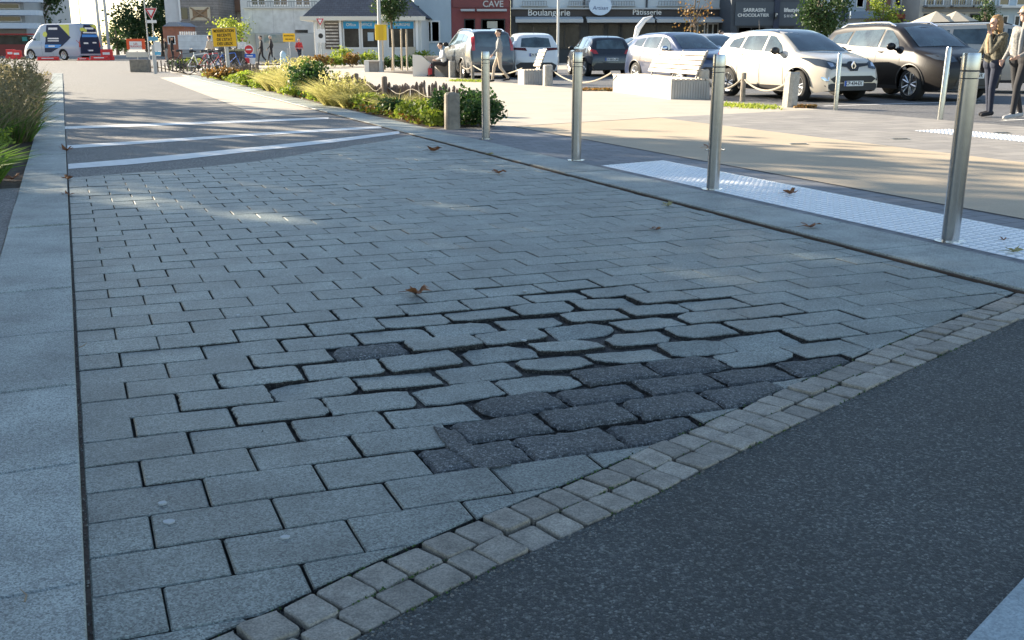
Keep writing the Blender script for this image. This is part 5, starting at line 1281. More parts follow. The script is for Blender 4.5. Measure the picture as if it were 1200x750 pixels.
# cafe parasols
for px, lb in ((1093, 'cream cafe parasol behind the dark brown suv'), (1116, 'second cream cafe parasol between the two suvs')):
    c = atY(px, HOR, 62); r = empty('parasol', (c.x, 62, 0), 0, lb, 'parasol', 'cafe parasols')
    zt = atY(px, 13, 62).z; MB().tube([(0, 0, 0), (0, 0, zt)], .035, 6).build('pole', M_pole, r)
    mb = MB(); n = 8; rim = [(1.7 * math.cos(k * math.pi / 4 + .2), 1.7 * math.sin(k * math.pi / 4 + .2), zt - .75) for k in range(n)]; rim2 = [(x_, y_, z_ - .15) for x_, y_, z_ in rim]
    mb.add([(0, 0, zt)] + rim + rim2, [(0, 1 + k, 1 + (k + 1) % n) for k in range(n)] + [(1 + k, 9 + k, 9 + (k + 1) % n, 1 + (k + 1) % n) for k in range(n)]); mb.build('canopy', mat('cream_canvas', (.62, .56, .45), .8, trans=.3), r)
# apartment block with curved white balconies, far left
c = atY(0, HOR, 112)
r = empty('balcony_block', (c.x, 112, 0), 0, 'white apartment block with stacked curved balconies at far left', 'building')
zb = lambda py: atY(0, py, 112).z
xe = atY(38, HOR, 112).x - c.x; xl = xe - 26
box_obj('wall', mat('block_wall', (.36, .38, .40), .85, var=.1, vscale=.5), r, xl, xe - 1.0, 1.2, 13, 0, 20); box_obj('roof', W_dark, r, xl, xe - .9, 1, 13.2, 20.01, 20.4)
for k, (y0, y1, xx) in enumerate(((12, 18, 49), (27, 33.5, 45), (-4, 2.5, 51), (-20, -13, 50), (-36, -29, 48))):
    X1 = atY(xx, HOR, 112).x - c.x; pts = [(xl, 1.19), (xl, -.9)] + [(X1 - 3 + 3 * math.sin(a * .314), -.9 + 1.1 * (1 - math.cos(a * .314))) for a in range(6)] + [(X1, 1.19)]
    MB().prism(pts, zb(y1), zb(y0)).build('balcony', mat('white_balcony', (.55, .60, .66), .7), r)
    for j in range(7):
        x0 = xe - 4 - j * 3.6; w = box_obj('window', W_frame, r, x0, x0 + 2.6, 1.1, 1.19, zb(y0) + .15, zb(y0) + 1.15 if False else zb(y0 - 8.5)); box_obj('pane', W_glass, w, x0 + .1, x0 + 2.5, 1.05, 1.099, zb(y0) + .25, zb(y0 - 8) - .05)
box_obj('shop_fascia', mat('red_fascia', (.45, .05, .05), .6), r, xl, xe, .4, 1.19, zb(41), zb(39.2)); box_obj('shop_window', W_shop, r, xl, xe - .5, 1.0, 1.185, zb(55), zb(42)); box_obj('teal_panel', mat('teal_screen', (.05, .35, .33), .5), r, atY(22, HOR, 112).x - c.x, atY(28, HOR, 112).x - c.x, .9, .99, zb(48), zb(43)); box_obj('red_plinth', mat('dull_red', (.24, .06, .05), .8), r, xl, xe - .6, .7, 1.0, .0, zb(52))
# weatherboarded house
f = Fac('weatherboard_house', 'grey weatherboarded house with cross braced opening beyond the bicycles', 92.0, 226)
f.box('wall', W_wood, 213, 258, -22, 999, 0, 8); f.box('white_wing', mat('white_boarding', (.56, .57, .58), .8, var=.06, vscale=2), 194.5, 212.6, -22, 999, .3, 8)
f.box('roof', W_slate, 193, 260, -27, -22.1, -.4, 8.4)
w = f.win(224.5, 248.5, 8, 24, mat('pale_timber', (.55, .48, .36), .8), mat('warm_interior', (.30, .20, .12), .8, var=.5, vscale=1), -.08, .26)
for a, b in (((226, 23), (247, 9)), ((226, 9), (247, 23))):
    MB().tube([(f.x(a[0]), -.1, f.z(a[1])), (f.x(b[0]), -.1, f.z(b[1]))], .07, 5).build('brace', mat('brace_wood', (.28, .2, .13), .8), w)
f.box('corner_board', W_frame, 212.2, 214.2, -22, 24, -.06, -.002); f.box('side_window', W_glass, 215, 222, 9, 22, -.05, -.003)
# brick porch
f = Fac('brick_kiosk', 'low red brown kiosk with grey roof left of the white hoarding', 84.0, 205)
f.box('wall', mat('red_brown_boards', (.28, .12, .08), .8, var=.2, vscale=3), 191, 216, 31, 999, 0, 3); x0, x1 = f.x(193), f.x(218)
MB().prism_y([(x0, f.z(31)), (x1, f.z(31)), (x1 - .6, f.z(26)), (x0 + .5, f.z(26))], -.3, 3.3).build('roof', mat('blue_grey_roof', (.2, .23, .28), .7), f.root); f.win(196, 205, 42, 52, W_frame, mat('warm_poster', (.6, .42, .2), .7), -.05)
# white hoarding
f = Fac('hoarding', 'white slatted site hoarding behind the bicycles', 72.0, 232, 'hoarding')
f.box('panel', brick_mat('white_hoarding', (.52, .56, .60), (.50, .54, .58), (.38, .41, .44), 9, .35, (math.pi / 2, 0, 0), .01), 208, 254, 41, 58, 0, .12); f.box('plinth', mat('grey_plinth', (.25, .26, .27), .9), 212, 254, 58.1, 999, -.05, .2)
cap = MB()
for k in range(8): cap.box(f.x(210 + k * 2.6), f.x(211.4 + k * 2.6), 0, .1, f.z(41) + .001, f.z(37))
cap.build('finials', W_frame, f.root)
# white storage shed
f = Fac('white_shed', 'large white clad shed with railing on top behind the walkers', 76.0, 322)
f.box('wall', brick_mat('white_cladding', (.56, .59, .60), (.54, .57, .58), (.42, .44, .46), 1.5, 6, (math.pi / 2, 0, 0), .02), 288, 372, 10, 39, 0, 7)
f.box('lower_wall', mat('pale_lower_wall', (.46, .49, .50), .8), 286, 380, 39.2, 999, -.15, 7.0); f.box('roof', mat('pale_roof_sheet', (.5, .52, .53), .7), 286, 374, 8.2, 9.9, -.2, 7.2)
ms = f.box('mural', mat('teal_photo_panel', (.12, .24, .27), .6, color2=(.35, .36, .33), vscale=1.5), 310, 334, 40.5, 50, -.22, -.16); f.box('vent', W_glass, 346, 361, 35, 38.5, -.03, -.002); f.box('drainpipe', M_pole, 298.5, 300, 40, 999, -.3, -.16)
rl = f.box('railing', mat('grey_rail', (.2, .22, .24), .5), 290, 372, 1.0, 2.0, .5, .56)
for k in range(28): x_ = f.x(290) + (f.x(372) - f.x(290)) * k / 27; box_obj('baluster', MATS['grey_rail'], rl, x_ - .02, x_ + .02, .51, .55, f.z(8.1), f.z(2))
f = Fac('glass_upper_house', 'modern house with dark windows rising above the white shed', 88.0, 320)
f.box('wall', mat('pale_modern_wall', (.48, .50, .50), .8), 284, 384, -26, 999, 0, 8); f.box('roof', W_dark, 282, 386, -29, -26.1, -.5, 8.5)
for p0 in (296, 322, 348): f.win(p0, p0 + 18, -8, 7, W_frame, W_glass, -.06, .1, 1)
f = Fac('yellow_villa', 'cream villa gable glimpsed between weatherboards and shed', 98.0, 276)
f.box('wall', mat('villa_cream', (.60, .54, .42), .85), 262, 292, 14, 999, 0, 8); x0, x1 = f.x(258), f.x(296); z0 = f.z(14); MB().prism_y([(x0, z0), (x1, z0), ((x0 + x1) / 2, z0 + 2.6)], -.5, 8.5).build('roof', mat('brown_tile', (.30, .18, .12), .8), f.root); f.win(268, 274, 18, 26, W_frame, W_glass)

# ------------------------------------------------------------ trees in view
def vtree(px, Y, label, h, cr, ch, n, ls, m, seed, tr=.12, cl=14, name='tree'):
    c = atY(px, HOR, Y); return tree(label, (c.x, Y, 0), h, cr, ch, n, ls, m, seed, trunk_r=tr, clumps=cl, name=name)
vtree(172, 104, 'rounded dark green tree behind the give way sign', 6.4, 2.9, 2.8, 3000, .32, LF_dark, 301, .2, 20)
vtree(190, 108, 'narrower dark tree leaning on the white boarded wing', 7.2, 1.6, 3.0, 1600, .30, LF_dark, 302, .2, 14)
vtree(54, 118, 'dark layered conifer behind the delivery van', 9.5, 2.2, 4.2, 1700, .42, LF_dark, 303, .25, 12, 'conifer_tree')
vtree(957, 60, 'dense dark evergreen tree in front of the anthracite shop', 5.2, 1.75, 2.0, 3600, .18, LF_dark, 304, .14, 20)
vtree(1032, 70, 'sparse olive green tree before the brick house', 4.4, 1.3, 1.5, 1200, .18, LF_yel, 305, .09, 12)
vtree(858 - 45, 50, 'thin young street tree with few yellow leaves before the bakery', 4.6, 1.3, 2.0, 240, .13, LF_aut, 306, .06, 16, 'young_tree')
vtree(276, 74, 'bushy yellow green shrub tree behind the yellow sign', 3.3, 1.7, 1.1, 1600, .18, LF_yel, 307, .06, 12, 'bush')
vtree(1150, 66, 'small leafy tree between cafe parasols and pale blue house', 4.0, 1.0, 1.1, 900, .16, LF_dark, 308, .07, 10)
vtree(137, 130, 'hazy distant tree left of the junction', 3.6, 2.0, 1.6, 900, .35, LF_dark, 310, .2, 10)
vtree(146, 140, 'second hazy distant tree past the lamp columns', 4.6, 2.4, 2.0, 900, .4, LF_dark, 311, .2, 10)
# young planted tree with stakes
c = at(460, 83); r = tree('compact young tree with three support stakes beside the lamp mast', c, 3.9, .78, 1.05, 2600, .12, LF_dark, 309, trunk_r=.06, clumps=16, name='staked_tree')
for dx, dy in ((-.45, 0.1), (.45, .1), (.1, -.4), (.72, -.1)): MB().tube([(dx, dy, 0), (dx, dy, 1.9)], .045, 7).build('stake', mat('fresh_stake', (.46, .38, .28), .8), r)
# planting behind the central walk
G_B = 'plants before the pavilion'
for k, (px, py, h_, w_, m_, lb) in enumerate([(376, 80, .8, .9, LF_aut, 'autumn tinted low bush below the poster wall'), (392, 79, .7, .9, LF_yel, 'pale green low bush before the pavilion corner'),
        (402, 78, 1.25, .8, LF_yel, 'round spiky yellow green bush before the left window'), (413, 79, .9, .7, LF_aut, 'ochre bush right of the spiky one'), (432, 79, 1.0, .9, LF_yel, 'tall yellow grasses left of the lamp mast'),
        (452, 82, .7, .8, LF_dark, 'low dark green planting at the lamp mast'), (470, 82, .8, .9, LF_ivy, 'green bush below the staked tree'), (484, 81, .7, .8, LF_dark, 'low dark bush beside the white planter side'), (496, 76, 1.0, .9, LF_yel, 'golden bush left of the minivan'),
        (360, 79, .7, .8, LF_dry, 'dry straw planting near the lone walker'), (225, 83, .7, .8, LF_yel, 'yellow green bush in the far round bed'), (213, 83, .6, .9, LF_dark, 'low dark bush in the far round bed'), (350, 90, .6, .7, LF_dry, 'straw grass just behind the stake fence')]):
    leafy('shrub', at(px, py), lb, 'shrub', G_B, 400 + k, (w_, .6, h_), 750, .12, m_, 4)
ntsheet('garden_soil', [(9.5, 43.5), (12.2, 46.5), (19, 44.5), (17.6, 41.5)], .006, M_soil)
for px, lb in ((158, 'wide timber planter panel left of the far bed'), (168, 'narrow timber planter panel right of the far bed')):
    o = box_obj('wooden_planter', M_postw, None, -.2, .2, 0, .4, 0, .55); o.location = at(px, 84.5); tag(o, lb, 'planter')
# far low picket round the bed
c = at(200, 84); r = empty('low_fence', c, 0, 'low picket of short stakes round the far bed', 'fence')
for k in range(26): x_ = -1.6 + k * .17; MB().tube([(x_, 0, 0), (x_, 0, .45 + .08 * math.sin(k * 2.1))], .03, 5).build('stake', M_stake, r)

# ------------------------------------------------------------ masts and signs
def mast(px, base, h, r0, label, lean=0.0, group='lamp masts'):
    o = MB().lathe([(r0 * 1.5, 0), (r0 * 1.5, .04), (r0, .05), (r0 * .8, h), (.001, h)], 14).build('lamp_mast', M_pole, smooth=True); o.location = at(px, base); o.rotation_euler = (0, lean, 0); return tag(o, label, 'mast', group)
mast(446.5, 84.5, 7.0, .085, 'thick grey mast carrying the yellow box before the pavilion')
mast(653.5, 76, 7.0, .085, 'slim blue grey mast in front of the bakery sign')
mast(120, 69, 10, .13, 'leftmost grey lamp column beyond the red barriers')
mast(129, 69, 10, .13, 'grey lamp column right beside its twin beyond the barriers')
mast(176, 76, 4.8, .04, 'thin grey pole just left of the give way sign')
mast(99, 66, 12, .05, 'very thin far mast above the delivery van roof')
b = empty('yellow_box', atY(446.5, 38, at(446.5, 84.5).y - .14), 0, 'bright yellow box fixed to the grey mast', 'box')
box_obj('box', mat('yellow_plastic', (.75, .50, .02), .5), b, -.26, .26, -.1, .03, -.34, .34, bevel=.03); box_obj('front_rib', mat('ochre_plastic', (.6, .38, .02), .5), b, -.1, .1, -.13, -.101, -.33, .33)
def signpost(px, base, top, label, group=None, name='road_sign', r=.03):
    c = at(px, base); e = empty(name, c, 0, label, 'sign', group); h = atY(px, top, c.y).z
    MB().tube([(0, 0, 0), (0, 0, h)], r, 8).build('pole', M_pole, e); return e, c.y
def zc(py, Y): return atY(600, py, Y).z
R_red = mat('sign_red', (.50, .02, .03), .5); R_white = mat('sign_white', (.72, .72, .72), .5); R_blue = mat('sign_blue', (.02, .12, .50), .5)
def tri(e, z, s, flip=True, px=0):
    def T(k, y0, y1, m, nm):
        pts = [(-s * k, s * .58 * k), (s * k, s * .58 * k), (0, -s * 1.15 * k)]; MB().prism_y([(x_ + px, z + zz) for x_, zz in pts], y0, y1).build(nm, m, e)
    T(1.12, -.07, -.05, R_white, 'border'); T(1.0, -.08, -.0701, R_red, 'red_triangle'); T(.58, -.09, -.0801, R_white, 'white_triangle')
e, Y = signpost(184, 86, 8, 'give way sign with red border and blue panels on its pole', 'give way signs'); tri(e, zc(14, Y), .25)
box_obj('plate', R_white, e, -.2, .2, -.08, -.05, zc(27, Y), zc(23.5, Y)); box_obj('blue_plate', mat('pale_blue_plate', (.12, .35, .50), .5), e, -.2, .2, -.1, -.05, zc(48, Y), zc(43, Y)); box_obj('white_plate', R_white, e, .0, .3, -.09, -.05, zc(60, Y), zc(48.5, Y)); box_obj('blue_foot', mat('sky_blue_plate', (.10, .40, .62), .5), e, .02, .28, -.1, -.091, zc(64.5, Y), zc(60.5, Y))
e, Y = signpost(378, 79, 20, 'give way sign with square plates before the pavilion poster wall', 'give way signs'); tri(e, zc(24.5, Y), .21); box_obj('plate', R_white, e, -.24, .24, -.08, -.05, zc(50, Y), zc(34, Y)); MB().lathe([(.001, -.09), (.13, -.09), (.13, -.081)], 16, 'y', (0, 0, zc(42, Y))).build('dark_disc', M_blackp, e)
MBp, Y = signpost(293.5, 79, 52, 'small no entry sign above a blue arrow plate by the stake fence', None, 'no_entry_sign')
MB().lathe([(.001, -.09), (.27, -.09), (.27, -.06)], 24, 'y', (0, 0, zc(58, Y))).build('white_rim', R_white, MBp); MB().lathe([(.001, -.1), (.225, -.1), (.225, -.0901)], 24, 'y', (0, 0, zc(58, Y))).build('red_disc', R_red, MBp); box_obj('bar', R_white, MBp, -.14, .14, -.11, -.1001, zc(58, Y) - .03, zc(58, Y) + .03)
box_obj('blue_plate', R_blue, MBp, -.28, .34, -.09, -.06, zc(67.5, Y), zc(63, Y)); box_obj('white_plate', R_white, MBp, .0, .3, -.09, -.06, zc(75, Y), zc(68, Y)); box_obj('arrow', R_white, MBp, -.15, .2, -.1, -.091, zc(66, Y), zc(64.7, Y))
Y_yel = mat('yellow_sign_face', (.80, .47, .02), .55)
e, Y = signpost(269, 92, 36, 'large yellow notice board on a grey post above the bicycles', None, 'yellow_notice', .07)
bd = box_obj('board', M_pole, e, -.46, .44, -.1, -.06, zc(55, Y), zc(32.5, Y)); fc = box_obj('yellow_face', Y_yel, bd, -.435, .415, -.12, -.101, zc(54.4, Y), zc(33, Y))
for k, s_ in enumerate(('MODIFICATION', 'RECENTE', "DE L'ETAT", 'DES LIEUX')): text(s_, 'lettering', M_ink, fc, (-.01, -.125, zc(36.4 + k * 5.0, Y)), .145, (math.pi / 2, 0, 0), .003, bold=.003, sx=.72 if k == 0 else .85)
e.rotation_euler = (0, R(-1.5), 0)
e, Y = signpost(341, 77, 46, 'small yellow notice board on thin legs between the walkers', None, 'yellow_notice'); fc = box_obj('yellow_face', Y_yel, e, -.36, .35, -.1, -.05, zc(49, Y), zc(39, Y)); text('MODIFICATION', 'lettering', M_ink, fc, (0, -.105, zc(42, Y)), .10, (math.pi / 2, 0, 0), .002, bold=.003, sx=.8); text('DES LIEUX', 'lettering', M_ink, fc, (0, -.105, zc(46, Y)), .10, (math.pi / 2, 0, 0), .002, bold=.003)
e, Y = signpost(163, 84, 60, 'orange red sign with white panel on one leg left of the give way sign', None, 'orange_sign'); box_obj('orange_panel', mat('orange_red_panel', (.75, .10, .03), .6), e, -.42, .42, -.1, -.05, zc(58, Y), zc(45.5, Y)); pp = box_obj('white_panel', R_white, e, -.28, .28, -.12, -.101, zc(58, Y), zc(48.5, Y)); text('LES\nTRAVAUX', 'lettering', R_red, pp, (0, -.125, zc(53, Y)), .13, (math.pi / 2, 0, 0), .002); box_obj('low_board', mat('cream_board', (.6, .57, .5), .8), e, -.5, .5, -.08, -.05, zc(67, Y), zc(61, Y))
e, Y = signpost(182, 86.5, 52, 'short blue grey steel marker post left of the far bed', None, 'marker_post', .06)
# red and white barriers
def barrier(px, base, w, h, label, m=None):
    e = empty('barrier', at(px, base), 0, label, 'barrier', 'red plastic barriers near the van'); m = m or mat('red_plastic', (.62, .03, .03), .5)
    mb = MB(); mb.prism([(-w / 2, -.22), (w / 2, -.22), (w / 2, .22), (-w / 2, .22)], 0, h * .35); mb.build('base', m, e, bevel=.03)
    mb = MB(); mb.box(-w / 2 + .04, w / 2 - .04, -.13, .13, h * .35 + .001, h); mb.build('upright', m, e, bevel=.04); box_obj('white_stripe', R_white, e, -w * .28, w * .28, -.14, -.131, h * .5, h * .72)
barrier(126, 70.5, 1.0, .85, 'tall red plastic barrier right of the delivery van'); barrier(117, 71, 1.4, .35, 'low red barrier at the rear corner of the van'); barrier(57, 71, 1.7, .28, 'low red barrier lying under the van door')
barrier(14, 69, .9, .8, 'red and white barrier at the left frame edge'); barrier(21, 69.5, .8, .75, 'red and white barrier just left of the van nose'); barrier(98, 71, .9, .22, 'small low red block under the van rear')
# litter bin
e = empty('litter_bin', at(277, 80), 0, 'dark grey litter bin with hood behind the yellow board', 'bin'); box_obj('bin_body', M_blackp, e, -.42, .42, -.3, .3, 0, zc(60, at(277, 80).y), bevel=.03); box_obj('lid', mat('olive_lid', (.2, .2, .12), .6), e, -.46, .46, -.34, .34, zc(59.8, at(277, 80).y), zc(57.5, at(277, 80).y), bevel=.02); box_obj('sticker', R_white, e, -.12, .14, -.31, -.301, 1.05, 1.25)

# ------------------------------------------------------------ bicycles
def bicycle(px, base, rz, label, paint, lean=.08):
    e = empty('bicycle', at(px, base), rz, label, 'bicycle', 'bicycles parked by the bed'); e.rotation_euler = (lean, 0, rz)
    for x_ in (-.52, .52):
        w = empty('wheel', (x_, 0, .34)); w.parent = e
        n = 28; MB().tube([(.325 * math.cos(2 * math.pi * k / n), 0, .325 * math.sin(2 * math.pi * k / n)) for k in range(n + 1)], .02, 6, cap=False).build('tyre', M_tyre, w, smooth=True)
        sp_ = MB()
        for k in range(12): a = math.pi * k / 6; sp_.tube([(0, 0, 0), (.31 * math.cos(a), 0, .31 * math.sin(a))], .003, 3)
        sp_.build('spokes', M_chrome, w)
    fr_ = MB(); BB, ST_, HT, HB, RA, FA = (-.08, 0, .30), (-.22, 0, .80), (.33, 0, .86), (.38, 0, .70), (-.52, 0, .34), (.52, 0, .34)
    for a, b in ((BB, ST_), (ST_, HT), (BB, HB), (HT, HB), (BB, RA), (ST_, RA)): fr_.tube([a, b], .018, 7)
    fr_.build('frame', paint, e, smooth=True); MB().tube([HB, (.45, 0, .55), FA], .015, 7).build('fork', paint, e)
    MB().tube([(.22, -.28, 1.0), (.32, -.15, 1.02), (.31, 0, 1.0), (.32, .15, 1.02), (.22, .28, 1.0)], .014, 6).build('handlebar', M_blackp, e); MB().tube([HT, (.31, 0, 1.0)], .014, 6).build('stem', M_blackp, e)
    MB().tube([(-.40, 0, .93), (-.28, 0, .95), (-.12, 0, .93)], [.06, .05, .02], 8).build('saddle', M_blackp, e, smooth=True); MB().tube([ST_, (-.25, 0, .93)], .014, 6).build('seat_post', M_chrome, e)
    MB().lathe([(.001, -.03), (.09, -.03), (.09, -.02), (.001, -.02)], 14, 'y', BB).build('crank', M_blackp, e)
bicycle(236, 87, R(5), 'white bicycle at the left end of the group, sideways on', P_white); bicycle(247, 86, R(35), 'red bicycle second in the group behind the yellow board', R_red)
bicycle(258, 88, R(-20), 'dark bicycle leaning at the post of the yellow board', P_black); bicycle(268, 85, R(15), 'blue bicycle behind the yellow board post', R_blue); bicycle(219, 84, R(20), 'dark grey bicycle beyond the far bed', P_grey)

# ------------------------------------------------------------ people
SK = mat('skin', (.52, .33, .25), .6); HAIRB = mat('light_brown_hair', (.26, .16, .07), .7, var=.3, vscale=60); HAIRD = mat('dark_hair', (.03, .022, .018), .7); HAIRG = mat('grey_hair', (.35, .34, .32), .7)
JEAN = mat('dark_jeans', (.015, .022, .045), .85, var=.2, vscale=20); BLK = mat('black_cloth', (.02, .02, .024), .85); KHK = mat('olive_patterned_jacket', (.05, .05, .035), .8, color2=(.13, .12, .085), vscale=28)
SHRT = mat('light_checked_shirt', (.30, .29, .27), .85, color2=(.17, .17, .17), vscale=30); WHTC = mat('white_cloth', (.65, .65, .65), .85); REDC = mat('red_cloth', (.35, .03, .04), .85); GRYC = mat('grey_cloth', (.22, .23, .24), .85); BEIG = mat('beige_cloth', (.45, .38, .30), .85); BLUC = mat('light_blue_cloth', (.2, .35, .6), .85)
def capsule(mb, a, b, ra, rb, n=12, mi=0):
    a, b = Vector(a), Vector(b); d = b - a; L_ = max(d.length, 1e-4); d = d / L_; pts = []; rr = []
    for k in range(5): t = math.pi / 2 * (1 - k / 4); pts.append(a - d * ra * math.sin(t)); rr.append(max(.001, ra * math.cos(t)))
    for k in range(1, 5): t = math.pi / 2 * k / 4; pts.append(b + d * rb * math.sin(t)); rr.append(max(.001, rb * math.cos(t)))
    pts.insert(5, b); rr.insert(5, rb); mb.tube(pts, rr, n, mi=mi)
def fuse(mb, name, mats, segs, parent, voxel):
    o = mb.build('tmp_body', mats); rm = o.modifiers.new('r', 'REMESH'); rm.mode = 'VOXEL'; rm.voxel_size = voxel
    sm = o.modifiers.new('s', 'SMOOTH'); sm.iterations = 3; sm.factor = .5
    me = bpy.data.meshes.new_from_object(o.evaluated_get(bpy.context.evaluated_depsgraph_get())); bpy.data.objects.remove(o)
    me.name = name; me.materials.clear()
    for m in mats: me.materials.append(m)
    mi = []
    for p in me.polygons:
        c = p.center; best = (9e9, 0)
        for a, b, ra, rb, k in segs:
            d = b - a; t = max(0, min(1, (c - a).dot(d) / max(d.dot(d), 1e-9))); q = (c - (a + d * t)).length - (ra + (rb - ra) * t)
            if q < best[0]: best = (q, k)
        mi.append(best[1])
    me.polygons.foreach_set('material_index', mi); me.polygons.foreach_set('use_smooth', [True] * len(mi))
    o = bpy.data.objects.new(name, me); col.objects.link(o); o.parent = parent; return o
def person(label, loc, face, h, J, top, legs, shoes, hair, hairstyle='short', sleeve=None, group=None, voxel=.014, extras=None, jacket=None, w=1.0):
    """J: joints in metres for a 1.7 m body facing +x: hip, neck offsets and limbs"""
    s = h / 1.7; root = empty('person', loc, face, label, 'person', group); root.scale = (s, s, s)
    mats = [SK, top, legs, shoes]; mb = MB(); segs = []
    def seg(a, b, ra, rb, k): a, b = Vector(a), Vector(b); capsule(mb, a, b, ra, rb, 12); segs.append((a, b, ra, rb, k))
    pel = Vector(J['pel']); ch = Vector(J['chest']); nk = Vector(J['neck']); hd = Vector(J['head'])
    for y in (-.075, .075): seg(pel + Vector((0, y * w, 0)), ch + Vector((0, y * 1.3 * w, -.02)), .105 * w, .105 * w, 1)
    for y in (-.08, .08): seg(pel + Vector((0, y * w, -.04)), pel + Vector((0, y * w, .03)), .108 * w, .105 * w, 2)
    for y in (-1, 1): seg(ch + Vector((0, y * .07, .02)), ch + Vector((-.01, y * .165 * w, .07)), .085, .065, 1)
    seg(ch + Vector((0, 0, .06)), nk, .062, .052, 1); seg(nk, hd + Vector((-.02, 0, -.06)), .05, .05, 0)
    # head: skull, jaw, nose, ears
    hv = Vector(J.get('look', (1, 0, 0))).normalized(); sd_ = Vector((-hv.y, hv.x, 0))
    seg(hd + Vector((0, 0, .03)) - hv * .012, hd + Vector((0, 0, .035)) + hv * .018, .086, .082, 0); seg(hd + hv * .02 - Vector((0, 0, .02)), hd + hv * .04 - Vector((0, 0, .075)), .062, .036, 0)
    seg(hd + hv * .10 + Vector((0, 0, .02)), hd + hv * .118 - Vector((0, 0, .015)), .010, .015, 0)
    for y in (-1, 1): seg(hd + sd_ * y * .082 + Vector((0, 0, .02)), hd + sd_ * y * .086 - Vector((0, 0, .015)), .016, .012, 0)
    for sgn, k in ((-1, 'R'), (1, 'L')):
        sh = ch + Vector((-.01, sgn * .175 * w, .06)); el = Vector(J['el' + k]); wr_ = Vector(J['wr' + k])
        seg(sh, el, .054, .042, 1); seg(el, wr_, .042, .030, 1 if sleeve is None else sleeve)
        d = (wr_ - el).normalized(); palm = wr_ + d * .07; seg(wr_ + d * .02, palm, .026, .030, 0)
        u = d.orthogonal().normalized() if abs(d.z) < .99 else Vector((1, 0, 0)); u = (Vector((1, 0, 0)) - d * d.x).normalized() if abs(d.x) < .95 else Vector((0, 0, 1)); v = d.cross(u)
        for q, ln in ((-.027, .062), (-.009, .074), (.009, .070), (.027, .055)):
            b0 = palm + u * q + d * .015; b1 = b0 + d * ln * .55 + v * sgn * .006; b2 = b1 + d * ln * .4 + v * sgn * .022; seg(b0, b1, .0085, .008, 0); seg(b1, b2, .008, .0065, 0)
        t0 = wr_ + d * .03 + u * .022; seg(t0, t0 + d * .035 + u * .028, .011, .009, 0); seg(t0 + d * .035 + u * .028, t0 + d * .06 + u * .03, .009, .007, 0)
        hip = pel + Vector((0, sgn * .085 * w, -.04)); kn = Vector(J['kn' + k]); an = Vector(J['an' + k]); seg(hip, kn, .088 * w, .058, 2); seg(kn, an + Vector((0, 0, .03)), .058, .042, 2)
        fd = Vector(J.get('ft' + k, (1, 0, 0))).normalized(); seg(an + Vector((0, 0, -.02)) - fd * .03, an + fd * .15 + Vector((0, 0, -.045)), .042, .034, 3)
    body = fuse(mb, 'body', mats, segs, root, voxel)
    hm = MB()
    if hairstyle == 'long':
        sg = []
        def hs(a, b, ra, rb): capsule(hm, a, b, ra, rb, 12); sg.append((Vector(a), Vector(b), ra, rb, 0))
        hs(hd + Vector((0, 0, .055)) - hv * .02, hd + Vector((0, 0, .055)) - hv * .01, .095, .09)
        for q in (-1, -.5, 0, .5, 1): hs(hd - hv * .035 + sd_ * q * .065 + Vector((0, 0, .02)), hd - hv * .05 + sd_ * q * .085 - Vector((0, 0, .15 + .02 * abs(q))), .052, .035)
        hs(hd + sd_ * .075 + Vector((0, 0, .05)), hd + sd_ * .09 + hv * .01 - Vector((0, 0, .10)), .034, .026); hs(hd - sd_ * .075 + Vector((0, 0, .05)), hd - sd_ * .09 + hv * .01 - Vector((0, 0, .10)), .034, .026)
        hs(hd + hv * .05 + Vector((0, 0, .095)), hd + hv * .03 + Vector((0, 0, .10)), .035, .04)
        fuse(hm, 'hair', [hair], sg, root, .012)
    else:
        sg = []
        def hs(a, b, ra, rb): capsule(hm, a, b, ra, rb, 12); sg.append((Vector(a), Vector(b), ra, rb, 0))
        hs(hd + Vector((0, 0, .06)) - hv * .025, hd + Vector((0, 0, .068)) + hv * .012, .084, .074); hs(hd + Vector((0, 0, .02)) - hv * .045, hd + Vector((0, 0, -.02)) - hv * .05, .066, .05)
        fuse(hm, 'hair', [hair], sg, root, .014)
    ey = MB()
    for y in (-1, 1): ey.ball(hd + hv * .088 + sd_ * y * .032 + Vector((0, 0, .022)), .012, 8, 6)
    ey.build('eyes', M_ink, root, smooth=True)
    if extras: extras(root, hd, hv, sd_, mb)
    return root
STAND = dict(pel=(0, 0, .93), chest=(.0, 0, 1.30), neck=(.0, 0, 1.47), head=(.02, 0, 1.58), elR=(-.03, -.25, 1.10), wrR=(.06, -.24, .87), elL=(-.03, .25, 1.10), wrL=(.06, .24, .87), knR=(.03, -.09, .50), anR=(-.02, -.09, .09), knL=(.03, .09, .50), anL=(-.02, .09, .09))
WALK = dict(STAND, knR=(.16, -.09, .52), anR=(.22, -.08, .09), knL=(-.04, .09, .50), anL=(-.30, .08, .14), elR=(-.10, -.24, 1.12), wrR=(-.02, -.23, .90), elL=(.05, .24, 1.10), wrL=(.2, .22, .92))
